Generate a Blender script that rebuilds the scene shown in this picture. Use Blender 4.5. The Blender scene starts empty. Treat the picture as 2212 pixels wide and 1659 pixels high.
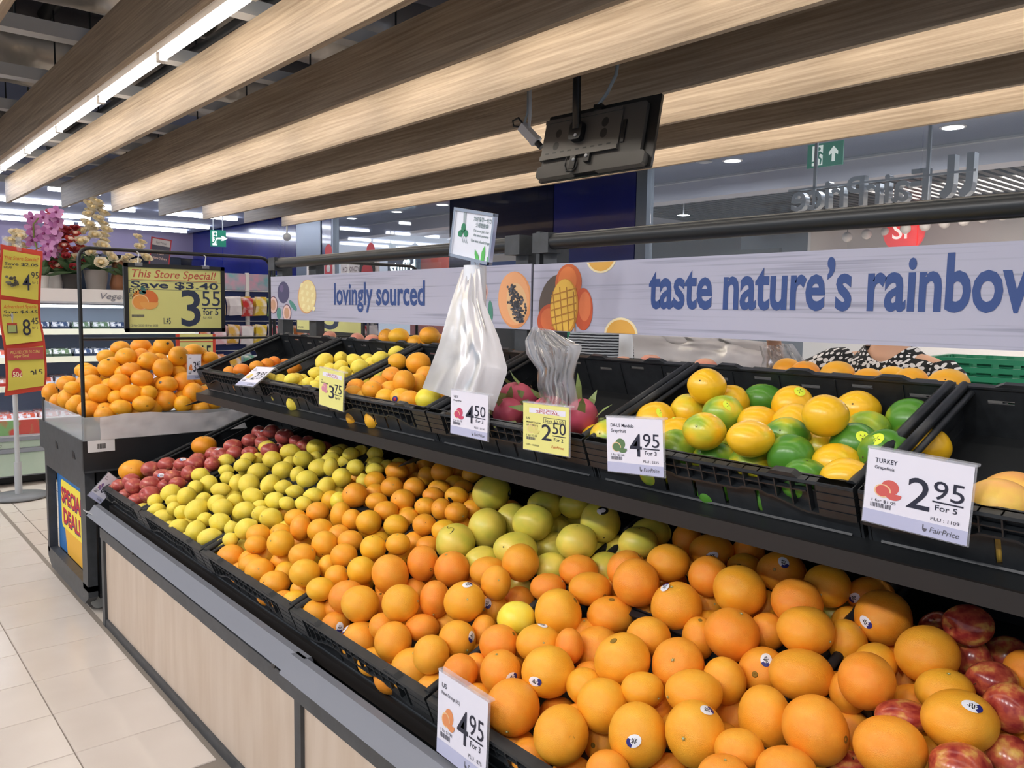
import bpy, bmesh, math, random
from mathutils import Vector, Matrix, Euler, noise as mnoise
sc = bpy.context.scene
col = sc.collection
rnd = random.Random(7)
PI = math.pi
# ------------------------------------------------------------------ camera
RC = Matrix(((0.6502819658411434, -0.07837063532547645, 0.7556397345431612),
             (0.7595361203218104, 0.04686050700836343, -0.6487749801043592),
             (0.015435246297694272, 0.9958223417867268, 0.08999787091997903)))
CAM = Vector((0, 0, 1.38))
cd = bpy.data.cameras.new('camera'); cd.sensor_width = 36; cd.lens = 1750 / 2212 * 36
cd.clip_start = .05; cd.clip_end = 200
cam = bpy.data.objects.new('camera', cd); col.objects.link(cam)
cam.matrix_world = Matrix.Translation(CAM) @ RC.to_4x4()
sc.camera = cam
# ------------------------------------------------------------------ world and exposure
w = bpy.data.worlds.new('world'); sc.world = w; w.use_nodes = True
w.node_tree.nodes['Background'].inputs[0].default_value = (.74, .83, 1, 1)
w.node_tree.nodes['Background'].inputs[1].default_value = .62
vs = sc.view_settings
vs.view_transform = 'Standard'; vs.look = 'None'; vs.gamma = 1; vs.use_curve_mapping = False
vs.exposure = 0.0
# ------------------------------------------------------------------ ceiling light lines (the lamps of the plank ceiling and of the aisles)
PLANK_Z = 2.5
STRIPS = [-.74, .36, 1.46, 2.57, 3.66, 4.76]
def area(name, loc, sx, sy, power, color=(1, .93, .82), rot=(0, 0, 0)):
    l = bpy.data.lights.new(name, 'AREA'); l.shape = 'RECTANGLE'; l.size = sx; l.size_y = sy; l.energy = power; l.color = color
    o = bpy.data.objects.new(name, l); col.objects.link(o); o.location = loc; o.rotation_euler = rot
    return o
# track spotlights over the aisle, aimed at the produce
def spot(x, y, z, tx, ty, tz, power, size=.16, spread=105):
    d = Vector((tx - x, ty - y, tz - z)); o = area('track_light', (x, y, z), size, size, power, (1, .98, .985), d.to_track_quat('-Z', 'Y').to_euler()); o.data.spread = math.radians(spread)
SPOTS = [(-6.5, -1.45), (-5.4, -1.45), (-4.4, -1.45), (-3.4, -1.45), (-2.4, -1.45), (-1.4, -1.45), (-.4, -1.45), (.6, -1.45)]
for x, y in SPOTS: spot(x, y, 2.72, x, .95, .6, 6.8)
area('tube_light', (-7.0, 1.6, 1.365), .04, 3.6, 16, (.85, .93, 1))
for x in (-9.5, -7.5, -5.5, -3.5, -1.5, .5):
    area('downlight', (x, 7.2, 2.9), .16, .16, 30, (.9, .95, 1))
area('shop_light', (-2.6, 11.0, 3.0), 5, 1.2, 420, (1, .93, .86))
area('mall_light', (-11.5, 9.5, 3.2), 6, 2, 160, (.9, .95, 1))

# ------------------------------------------------------------------ materials
def lin(h):
    if isinstance(h, str):
        c = [int(h[i:i + 2], 16) / 255 for i in (0, 2, 4)]
    else:
        c = h
    return tuple((x / 12.92 if x <= .04045 else ((x + .055) / 1.055) ** 2.4) for x in c) + (1,)
MATS = {}
def mat(name, c, rough=.5, metal=0, c2=None, nscale=8, stretch=None, bump=0, bscale=60, emit=0, trans=0, alpha=1, sss=0, spec=.5, rand=0, coat=0, detail=3, ramp=(.35, .65)):
    if name in MATS: return MATS[name]
    m = bpy.data.materials.new(name); m.use_nodes = True
    nt = m.node_tree; b = nt.nodes['Principled BSDF']; N = nt.nodes.new; L = nt.links.new
    b.inputs['Base Color'].default_value = lin(c); b.inputs['Roughness'].default_value = rough; b.inputs['Metallic'].default_value = metal
    b.inputs['Specular IOR Level'].default_value = spec
    tc = None
    if c2 or bump:
        tc = N('ShaderNodeTexCoord'); mp = N('ShaderNodeMapping'); L(tc.outputs['Object'], mp.inputs[0])
        if stretch: mp.inputs['Scale'].default_value = stretch
    colsock = None
    if c2:
        nz = N('ShaderNodeTexNoise'); nz.inputs['Scale'].default_value = nscale; nz.inputs['Detail'].default_value = detail
        L(mp.outputs[0], nz.inputs[0])
        rp = N('ShaderNodeValToRGB'); rp.color_ramp.elements[0].position = ramp[0]; rp.color_ramp.elements[1].position = ramp[1]
        rp.color_ramp.elements[0].color = lin(c); rp.color_ramp.elements[1].color = lin(c2)
        L(nz.outputs[0], rp.inputs[0]); colsock = rp.outputs[0]; L(colsock, b.inputs['Base Color'])
    if rand:
        oi = N('ShaderNodeObjectInfo'); hs = N('ShaderNodeHueSaturation')
        mr = N('ShaderNodeMapRange'); mr.inputs[3].default_value = .5 - rand; mr.inputs[4].default_value = .5 + rand
        L(oi.outputs['Random'], mr.inputs[0]); L(mr.outputs[0], hs.inputs['Hue'])
        if colsock: L(colsock, hs.inputs['Color'])
        else: hs.inputs['Color'].default_value = lin(c)
        L(hs.outputs[0], b.inputs['Base Color'])
    if bump:
        n2 = N('ShaderNodeTexNoise'); n2.inputs['Scale'].default_value = bscale; n2.inputs['Detail'].default_value = 2
        L(mp.outputs[0], n2.inputs[0]); bp = N('ShaderNodeBump'); bp.inputs['Strength'].default_value = bump; bp.inputs['Distance'].default_value = .02
        L(n2.outputs[0], bp.inputs['Height']); L(bp.outputs[0], b.inputs['Normal'])
    if emit:
        b.inputs['Emission Color'].default_value = lin(c); b.inputs['Emission Strength'].default_value = emit
    if trans: b.inputs['Transmission Weight'].default_value = trans
    if alpha < 1: b.inputs['Alpha'].default_value = alpha
    if sss:
        b.inputs['Subsurface Weight'].default_value = sss; b.inputs['Subsurface Radius'].default_value = (.3, .15, .05); b.inputs['Subsurface Scale'].default_value = .15
    if coat: b.inputs['Coat Weight'].default_value = coat
    MATS[name] = m
    return m
def flat(c, rough=.6):
    return mat('paint_' + c, c, rough)

# ------------------------------------------------------------------ mesh helpers
def mesh_obj(name, me, parent=None, loc=None, rot=None):
    o = bpy.data.objects.new(name, me); col.objects.link(o)
    if parent: o.parent = parent
    if loc is not None: o.location = loc
    if rot is not None: o.rotation_euler = rot
    return o
class B:
    """collects shapes into one mesh"""
    def __init__(s): s.v = []; s.f = []; s.mi = []; s.mats = []; s.sm = []
    def m(s, material):
        if material not in s.mats: s.mats.append(material)
        return s.mats.index(material)
    def add(s, verts, faces, material=None, smooth=False, mtx=None):
        o = len(s.v); k = s.m(material) if material else 0
        s.v += [tuple(mtx @ Vector(p)) if mtx else tuple(p) for p in verts]
        for f in faces:
            s.f.append([i + o for i in f]); s.mi.append(k); s.sm.append(smooth)
        return s
    def box(s, a, b, material=None, mtx=None):
        x0, y0, z0 = a; x1, y1, z1 = b
        v = [(x0, y0, z0), (x1, y0, z0), (x1, y1, z0), (x0, y1, z0), (x0, y0, z1), (x1, y0, z1), (x1, y1, z1), (x0, y1, z1)]
        return s.add(v, [(0, 3, 2, 1), (4, 5, 6, 7), (0, 1, 5, 4), (1, 2, 6, 5), (2, 3, 7, 6), (3, 0, 4, 7)], material, False, mtx)
    def rbox(s, a, b, r, material=None, mtx=None, axis=2, seg=4):
        """box whose outline across 'axis' has rounded corners"""
        i, j = [(1, 2), (0, 2), (0, 1)][axis]
        u0, u1, w0, w1 = a[i], b[i], a[j], b[j]
        pts = []
        for cx, cy, st in ((u1 - r, w1 - r, 0), (u0 + r, w1 - r, 1), (u0 + r, w0 + r, 2), (u1 - r, w0 + r, 3)):
            for k in range(seg + 1):
                t = (st + k / seg) * PI / 2; pts.append((cx + r * math.cos(t), cy + r * math.sin(t)))
        return s.prism(pts, a[axis], b[axis], material, axis, mtx)
    def prism(s, pts, h0, h1, material=None, axis=2, mtx=None):
        n = len(pts)
        def P(p, h):
            return [(h, p[0], p[1]), (p[0], h, p[1]), (p[0], p[1], h)][axis]
        v = [P(p, h0) for p in pts] + [P(p, h1) for p in pts]
        f = [tuple(range(n - 1, -1, -1)), tuple(range(n, 2 * n))] + [(k, (k + 1) % n, n + (k + 1) % n, n + k) for k in range(n)]
        return s.add(v, f, material, False, mtx)
    def tube(s, path, r, material=None, seg=8, cap=True, mtx=None, radii=None):
        path = [Vector(p) for p in path]; n = len(path); v = []; f = []
        up = None
        for i, p in enumerate(path):
            d = (path[min(i + 1, n - 1)] - path[max(i - 1, 0)])
            d = d.normalized() if d.length > 1e-9 else Vector((0, 0, 1))
            if up is None:
                up = Vector((0, 0, 1)) if abs(d.z) < .9 else Vector((1, 0, 0))
            a = d.cross(up); a = a.normalized() if a.length > 1e-6 else d.orthogonal().normalized()
            bb = a.cross(d).normalized(); up = bb
            rr = radii[i] if radii else r
            for k in range(seg):
                t = 2 * PI * k / seg; v.append(p + (a * math.cos(t) + bb * math.sin(t)) * rr)
        for i in range(n - 1):
            for k in range(seg):
                f.append((i * seg + k, i * seg + (k + 1) % seg, (i + 1) * seg + (k + 1) % seg, (i + 1) * seg + k))
        s.add(v, f, material, True, mtx)
        if cap:
            o = len(v)
            s.add(v[:seg], [tuple(range(seg))], material, False, mtx)
            s.add(v[-seg:], [tuple(range(seg - 1, -1, -1))], material, False, mtx)
        return s
    def lathe(s, prof, material=None, seg=20, mtx=None, smooth=True):
        v = []; f = []
        for r, z in prof:
            for k in range(seg):
                t = 2 * PI * k / seg; v.append((r * math.cos(t), r * math.sin(t), z))
        for i in range(len(prof) - 1):
            for k in range(seg):
                f.append((i * seg + k, i * seg + (k + 1) % seg, (i + 1) * seg + (k + 1) % seg, (i + 1) * seg + k))
        if prof[0][0] > 1e-4: f.append(tuple(range(seg - 1, -1, -1)))
        if prof[-1][0] > 1e-4: f.append(tuple((len(prof) - 1) * seg + k for k in range(seg)))
        return s.add(v, f, material, smooth, mtx)
    def ball(s, c, r, material=None, seg=10, rings=6, mtx=None, scale=(1, 1, 1)):
        v = []; f = []
        for i in range(rings + 1):
            ph = PI * i / rings
            for k in range(seg):
                t = 2 * PI * k / seg
                v.append((c[0] + r * scale[0] * math.sin(ph) * math.cos(t), c[1] + r * scale[1] * math.sin(ph) * math.sin(t), c[2] + r * scale[2] * math.cos(ph)))
        for i in range(rings):
            for k in range(seg):
                f.append((i * seg + k, (i + 1) * seg + k, (i + 1) * seg + (k + 1) % seg, i * seg + (k + 1) % seg))
        return s.add(v, f, material, True, mtx)
    def disc(s, cx, cy, rx, ry, z, material, seg=20, a0=0, a1=2 * PI, rot=0):
        full = abs(a1 - a0 - 2 * PI) < 1e-6
        n = seg if full else seg + 1
        cr, sr = math.cos(rot), math.sin(rot)
        v = []
        for k in range(n):
            t = a0 + (a1 - a0) * k / seg
            x, y = rx * math.cos(t), ry * math.sin(t)
            v.append((cx + x * cr - y * sr, cy + x * sr + y * cr, z))
        return s.add(v, [tuple(range(n))], material)
    def quad(s, x0, y0, x1, y1, z, material):
        return s.add([(x0, y0, z), (x1, y0, z), (x1, y1, z), (x0, y1, z)], [(0, 1, 2, 3)], material)
    def poly(s, pts, z, material):
        return s.add([(p[0], p[1], z) for p in pts], [tuple(range(len(pts)))], material)
    def mesh(s, name):
        me = bpy.data.meshes.new(name); me.from_pydata(s.v, [], s.f)
        for m in s.mats: me.materials.append(m)
        me.polygons.foreach_set('material_index', s.mi); me.polygons.foreach_set('use_smooth', s.sm)
        me.update(); return me
    def obj(s, name, parent=None, loc=None, rot=None):
        return mesh_obj(name, s.mesh(name), parent, loc, rot)
def empty(name, label=None, cat=None, group=None, loc=(0, 0, 0), rot=(0, 0, 0), kind=None):
    o = bpy.data.objects.new(name, None); col.objects.link(o); o.location = loc; o.rotation_euler = rot
    o.empty_display_size = .05
    return tag(o, label, cat, group, kind)
def tag(o, label=None, cat=None, group=None, kind=None):
    if label: o['label'] = label
    if cat: o['category'] = cat
    if group: o['group'] = group
    if kind: o['kind'] = kind
    return o
def copy_tree(o, parent=None):
    c = o.copy(); col.objects.link(c); c.parent = parent
    for ch in o.children: copy_tree(ch, c)
    return c
def basis(o, origin, right, up):
    """local x = right, y = up, z = out"""
    r = Vector(right).normalized(); u = Vector(up); u = (u - r * u.dot(r)).normalized(); n = r.cross(u)
    m = Matrix((r, u, n)).transposed().to_4x4(); m.translation = Vector(origin)
    o.matrix_world = m
    return o
def at(x, y, Y=None, X=None, Z=None):
    d = RC @ Vector((x - 1106, 829.5 - y, -1750))
    if Y is not None: t = Y / d.y
    elif X is not None: t = X / d.x
    else: t = (Z - 1.38) / d.z
    return CAM + d * t
_tc = {}
def text_mesh(body, size, bold=0, shear=0, align='LEFT', xs=1, extrude=0, space=1):
    key = (body, size, bold, shear, align, xs, extrude, space)
    if key in _tc: return _tc[key]
    cu = bpy.data.curves.new('text', 'FONT'); cu.body = body; cu.size = size; cu.offset = bold * size; cu.shear = shear; cu.align_x = align
    cu.resolution_u = 3; cu.extrude = extrude; cu.space_character = space; cu.fill_mode = 'FRONT' if not extrude else 'BOTH'
    o = bpy.data.objects.new('text_source', cu)
    me = bpy.data.meshes.new_from_object(o)
    bpy.data.objects.remove(o); bpy.data.curves.remove(cu)
    if xs != 1: me.transform(Matrix.Diagonal((xs, 1, 1, 1)))
    _tc[key] = me
    return me
def text(name, body, size, parent, x, y, z, material, bold=0, shear=0, align='LEFT', xs=1, extrude=0, fit=None, space=1):
    me = text_mesh(body, size, bold, shear, align, xs, extrude, space).copy()
    if fit:
        ex = [v.co.x for v in me.vertices]; wd = max(ex) - min(ex); k = fit / wd
        me.transform(Matrix.Translation((-min(ex), 0, 0))); me.transform(Matrix.Diagonal((k, 1, 1, 1)))
    me.materials.clear(); me.materials.append(material)
    return mesh_obj(name, me, parent, (x, y, z))
# ================================================================== the setting
WOOD = mat('plank_wood', 'b5a28a', .55, c2='93806a', nscale=5, stretch=(.35, 14, 14), bump=.12, bscale=9, detail=6)
TILE = mat('floor_tile', 'ded4cb', .22, c2='d4c9bf', nscale=2.2, spec=.5)
GROUT = mat('grout', '8b8177', .9)
DARK = mat('charcoal_metal', '3a3d40', .45, c2='43464a', nscale=30)
BLACK = mat('black_metal', '1b1d1f', .4)
GREY = mat('grey_metal', '77787b', .45)
LGREY = mat('light_grey_metal', 'b9bcbf', .4)
CHROME = mat('chrome', 'd8dade', .12, metal=1)
WHITE = mat('white_enamel', 'e9e9ea', .35)
FOIL = mat('duct_foil', 'b9b7b4', .33, metal=.85, bump=.5, bscale=7)
# floor: tiles laid one by one where they can be told apart
fl = B().add([(-18, -5, -.006), (4, -5, -.006), (4, 14, -.006), (-18, 14, -.006)], [(0, 1, 2, 3)], None)
gm = bpy.data.materials.new('floor_far'); gm.use_nodes = True
_n = gm.node_tree; _b = _n.nodes['Principled BSDF']; _t = _n.nodes.new('ShaderNodeTexBrick'); _c = _n.nodes.new('ShaderNodeTexCoord')
_t.offset = 0; _t.inputs['Scale'].default_value = 1; _t.inputs['Brick Width'].default_value = .308; _t.inputs['Row Height'].default_value = .325
_t.inputs['Mortar Size'].default_value = .003; _t.inputs['Color1'].default_value = lin('d8cec2'); _t.inputs['Color2'].default_value = lin('d2c6ba'); _t.inputs['Mortar'].default_value = lin('8b8177')
_n.links.new(_c.outputs['Object'], _t.inputs[0]); _n.links.new(_t.outputs[0], _b.inputs['Base Color']); _b.inputs['Roughness'].default_value = .25
fl.mats = [gm]
floor = tag(fl.obj('floor'), kind='structure')
tm = B()
x1, y1, bv = .1525, .161, .002
tm.add([(-x1, -y1, -.001 - bv), (x1, -y1, -.001 - bv), (x1, y1, -.001 - bv), (-x1, y1, -.001 - bv), (-x1 + bv, -y1 + bv, 0), (x1 - bv, -y1 + bv, 0), (x1 - bv, y1 - bv, 0), (-x1 + bv, y1 - bv, 0)],
       [(4, 5, 6, 7), (0, 1, 5, 4), (1, 2, 6, 5), (2, 3, 7, 6), (3, 0, 4, 7)], TILE)
tmesh = tm.mesh('tile')
for i in range(24):
    for j in range(7):
        mesh_obj('tile', tmesh, floor, (-2.677 - .154 + .308 - .308 * i + (.308 * 3 if False else 0), .545 + .1625 - .325 * j, 0))
grt = B(); grt.box((-10.3, -1.6, -.0055), (-2.3, .89, -.0035), GROUT); grt.obj('grout_bed', floor)
# ceiling slab and far ceiling
cl = B(); cl.box((-11.0, -5, 4.0), (4, 5.9, 4.1), mat('slab', '6d6e78', .8, c2='5d5e68', nscale=1.5))
tag(cl.obj('ceiling'), kind='structure')
cf = B(); cf.box((-17.5, -5, 2.86), (-11.0, 5.9, 3.0), mat('far_ceiling', '9ea6c0', .7)); cf.box((-11.05, -5, 3.0), (-11.0, 5.9, 4.0), mat('far_ceiling', '9ea6c0'))
tag(cf.obj('ceiling'), kind='structure')
# wooden planks hung under the slab
PY = [.05, .60, 1.15, 1.70, 2.26, 2.80, 3.35, 3.90, 4.45, 4.99]
pm = B(); pm.box((-10.75, -.018, PLANK_Z), (2.2, .018, PLANK_Z + .275), WOOD)
pmesh = pm.mesh('ceiling_plank')
pl_names = {.05: 'wooden ceiling plank hung over the near aisle edge', .60: 'wooden ceiling plank at the top left corner of the picture', 1.15: 'dark side of the wooden ceiling plank that carries the visible tube lamps',
            1.70: 'pale lit wooden ceiling plank right beside the visible tube lamps', 2.26: 'shaded wooden ceiling plank next behind the pale one by the tube lamps', 2.80: 'pale lit wooden ceiling plank just in front of the hanging television pole',
            3.35: 'shaded wooden ceiling plank just behind the hanging television pole', 3.90: 'pale lit wooden ceiling plank behind the top of the television', 4.45: 'shaded wooden ceiling plank, last but one towards the shop front',
            4.99: 'lowest pale wooden ceiling plank, last of the row towards the shop front'}
for y in PY:
    o = mesh_obj('ceiling_plank', pmesh, None, (0, y, 0)); tag(o, pl_names[y], 'ceiling plank', 'wooden planks under the ceiling')
# tube lamps in every second gap
TUBE = mat('lamp_tube', 'fff6ea', .4, emit=15)
t1 = B().tube([(-.56, 0, 0), (.56, 0, 0)], .019, TUBE, 10).mesh('tube')
h1 = B(); h1.box((-.6, -.032, .02), (.6, .032, .052), WHITE); h1.box((-.6, -.30, .052), (.6, .02, .058), WHITE)
h1 = h1.mesh('housing')
e1 = B(); e1.box((-.03, -.02, -.022), (.03, .02, .022), WHITE); e1 = e1.mesh('end_cap')
for y in STRIPS:
    for i in range(11):
        if y > 1.5 or y < 1: lab = 'white tube lamp hidden up between two ceiling planks'; g = 'tube lamps in the hidden ceiling gaps'
        else: lab = 'glowing white tube lamp in the open line between the two leftmost planks'; g = 'tube lamps in the open ceiling gap'
        r = empty('tube_lamp', lab, 'lamp', g, (-10.0 + 1.2 * i, y, PLANK_Z + .19))
        mesh_obj('tube', t1, r); mesh_obj('housing', h1, r); mesh_obj('end_cap', e1, r, (-.6, 0, 0))
# metal channels, ducts, pipes and rods above the planks
for i in range(10):
    b = B(); x = -1.9 - 1.02 * i
    b.box((x - .05, -2.2, 2.776), (x + .05, 5.3, 2.782), LGREY); b.box((x - .05, -2.2, 2.782), (x - .044, 5.3, 2.85), LGREY); b.box((x + .044, -2.2, 2.782), (x + .05, 5.3, 2.85), LGREY)
    tag(b.obj('ceiling_channel'), 'grey steel channel lying across the tops of the ceiling planks', 'channel', 'steel channels above the planks')
def duct(name, path, r, label, m=FOIL, seg=20, wob=.10, cat='duct', grp=None):
    b = B(); pts = []; n = 40
    path = [Vector(p) for p in path]
    for i in range(n + 1):
        t = i / n * (len(path) - 1); k = min(int(t), len(path) - 2); pts.append(path[k].lerp(path[k + 1], t - k))
    b.tube(pts, r, m, seg)
    for i, v in enumerate(b.v):
        p = Vector(v); d = mnoise.noise(p * 2.3) * wob + mnoise.noise(p * 7) * wob * .4
        q = min(pts, key=lambda a: (a - p).length); b.v[i] = tuple(q + (p - q) * (1 + d))
    return tag(b.obj(name), label, cat, grp)
duct('foil_duct', [(-5.4, -2.5, 3.4), (-5.4, 5, 3.4)], .30, 'silver foil wrapped air duct crossing above the planks, nearest the camera')
duct('foil_duct', [(-7.6, -2.5, 3.45), (-7.6, 5, 3.45)], .34, 'silver foil wrapped air duct crossing above the planks, farther from the camera')
duct('foil_duct', [(-10.5, .1, 3.45), (-1, .1, 3.45)], .33, 'silver foil wrapped air duct running along the planks at the upper left')
duct('foil_duct', [(-3.4, -.5, 3.3), (-3.4, 5, 3.3)], .22, 'slim silver foil air duct crossing above the lit planks')
duct('foil_duct', [(-9.6, 1.0, 3.2), (-9.6, 5, 3.2)], .2, 'slim silver foil air duct at the far end of the planks')
duct('black_pipe', [(-10, 2.0, 3.05), (1, 2.0, 3.05)], .045, 'black pipe running between two lit ceiling planks', BLACK, 10, .02, 'pipe')
duct('black_pipe', [(-10, 1.45, 3.6), (1, 1.45, 3.6)], .05, 'black pipe running high above the tube lamps', BLACK, 10, .02, 'pipe')
duct('sprinkler_pipe', [(-10, .9, 3.1), (1, .9, 3.1)], .03, 'olive grey sprinkler pipe above the upper left planks', mat('olive_pipe', '6d6a55', .5), 10, .02, 'pipe')
tr = empty('cable_tray', 'grey perforated cable tray hung under the slab at the upper left', 'cable tray')
b = B(); b.box((-11, .55, 3.25), (0, .56, 3.33), GREY); b.box((-11, .75, 3.25), (0, .76, 3.33), GREY); b.obj('side_rail', tr)
rg = B(); rg.box((-.02, .56, 3.25), (.02, .75, 3.26), GREY); rg = rg.mesh('rung')
for i in range(28): mesh_obj('rung', rg, tr, (-10.8 + .38 * i, 0, 0))
rod = B().tube([(0, 0, 2.86), (0, 0, 4.0)], .006, BLACK, 6).mesh('hanger_rod')
for i in range(10):
    for y in (.3, .85, 1.45, 2.5, 3.6, 4.7):
        o = mesh_obj('hanger_rod', rod, None, (-1.9 - 1.02 * i, y, 0)); tag(o, 'thin black threaded rod holding a ceiling channel', 'rod', 'hanger rods above the planks')
# ring speaker above the planks
b = B(); b.lathe([(.0, 0), (.06, 0), (.09, -.01), (.10, .01), (.09, .03)], WHITE, 24)
tag(b.obj('ceiling_speaker', None, (-3.9, 1.42, 3.0)), 'round white ceiling speaker seen past the tube lamps', 'speaker')
# far light lines
FT = mat('far_tube', 'f4f8ff', .4, emit=16)
for x, z, segs in ((-11.7, 2.80, ((.2, 1.25), (1.35, 1.75), (2.3, 2.9), (3.2, 4.6))), (-13.4, 2.80, ((-.5, 1.2), (1.7, 2.9), (3.3, 3.8), (4.2, 5.4))), (-15.2, 2.80, ((-.8, 1.1), (1.2, 3.0), (3.1, 3.6), (3.9, 5.6))), (-16.4, 2.80, ((-1, 1.6), (1.7, 3.6), (3.7, 5.6)))):
    for a, c in segs:
        b = B(); b.rbox((x - .04, a, z), (x + .04, c, z + .05), .02, FT, axis=1)
        tag(b.obj('linear_lamp'), 'bright white linear lamp on the far blue ceiling', 'lamp', 'linear lamps on the far ceiling')

# housings of the track spotlights
TB = B().tube([(0, 0, 0), (0, 0, .16)], .075, WHITE, 18).mesh('body'); TA = B(); TA.box((-.012, -.012, .10), (.012, .012, .30), WHITE); TA = TA.mesh('arm')
for x, y in SPOTS:
    r = empty('track_spotlight', 'white track spotlight over the aisle aimed at the produce', 'lamp', 'track spotlights over the aisle', (x, y, 2.72)); r.rotation_euler = Vector((0, 2.4, -2.12)).to_track_quat('-Z', 'Y').to_euler()
    o = mesh_obj('body', TB, r, (0, 0, .006)); o = mesh_obj('arm', TA, r)
b = B(); b.box((-7, -1.74, 2.94), (2.5, -1.69, 2.98), WHITE); o = b.obj('lighting_track'); tag(o, 'white lighting track over the aisle carrying the spotlights', 'lighting track')
# ================================================================== gondola, crates
PANEL = mat('maple_panel', 'd0beac', .5, c2='c6b29e', nscale=3, stretch=(6, 1, .8), detail=5)
CR = mat('crate_plastic', '1d2023', .42, c2='26292c', nscale=40)
# low base of the long display
g = empty('produce_stand', 'long low produce stand with maple panels and charcoal frame under the lower crates', 'display stand', loc=(0, 0, 0))
DX = [-3.70, -1.845, .05, 1.9]
for a, c in zip(DX[:-1], DX[1:]):
    b = B(); b.box((a + .018, .893, .035), (c - .018, .905, .385), PANEL); b.obj('panel', g)
for x in DX:
    b = B(); b.box((x - .018, .882, 0), (x + .018, .93, .43), DARK); b.obj('upright', g)
b = B(); b.box((-3.72, .884, .0), (1.9, .93, .035), DARK); b.obj('kick_rail', g)
b = B(); b.box((-3.72, .880, .385), (1.9, .93, .43), DARK); b.obj('top_rail', g)
b = B(); b.box((-3.72, .95, 0), (1.9, 1.69, .40), BLACK); b.obj('core', g)
kn = B().tube([(0, 0, 0), (0, -.02, 0)], .012, BLACK, 10)
for x in (-3.2, -1.95, -1.55, -.4): kn.obj('bolt_head', g, (x, .885, .45))
# two price rails, their ends overlapping
def rail(x0, x1, dy, label):
    b = B(); P = [(.905 + dy, .452), (.862 + dy, .466), (.848 + dy, .470), (.880 + dy, .512), (.90 + dy, .512), (.905 + dy, .50)]
    b.prism(P, x0, x1, mat('price_rail', '80828a', .38), 0)
    return tag(b.obj('price_rail'), label, 'price rail')
rail(-3.80, -1.80, 0, 'grey sloping price rail under the apple and lemon crates')
rail(-1.85, 1.9, -.012, 'grey sloping price rail under the navel orange crates')
b = B(); b.box((-.03, -.001, -.012), (.03, .001, .014), WHITE); lb = b.obj('shelf_label', None); basis(lb, (-3.775, .850, .489), (1, 0, 0), (0, .6, 1)); tag(lb, 'small white label stuck to the far end of the price rail', 'label')
# sloped trays carrying the crates
tl = .4 / math.sqrt(1.16); tcs = 1 / math.sqrt(1.16)
TILT = math.atan(.4)
def tray(name, label, y0, z0, y1, x0, x1):
    d = y1 - y0; s = .4
    t = empty(name, label, 'shelf')
    b = B(); b.prism([(y0, z0), (y1, z0 + s * d), (y1, z0 + s * d - .012), (y0, z0 - .012)], x0, x1, BLACK, 0); b.obj('shelf_plate', t)
    b = B(); b.prism([(y0 - .004, z0 - .028), (y0 + .006, z0 - .028), (y0 + .006, z0 + .004), (y0 - .004, z0 + .004)], x0, x1, mat('lip_brown', '211d1b', .5), 0); b.obj('front_lip', t)
    return t
tray('sloped_shelf', 'black sloped metal shelf under the upper row of crates', 1.243, 1.000, 1.66, -3.55, 1.2)
tray('sloped_shelf', 'black sloped metal shelf under the lower rows of crates', .925, .515, 1.69, -3.72, 1.2)
sp = empty('gondola_spine', 'dark middle wall and uprights dividing the two sides of the stand', 'partition')
b = B(); b.box((-3.80, 1.685, 0), (1.9, 1.715, 1.16), mat('dark_panel', '23282a', .6)); b.obj('back_panel', sp)
for x in (-3.72, -1.95, 0): 
    for k in range(4):
        b = B(); b.prism([(1.25, .93), (1.69, 1.09), (1.69, .98), (1.60, .98)], x - .004, x + .004, BLACK, 0)
    b.obj('bracket', sp)

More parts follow.
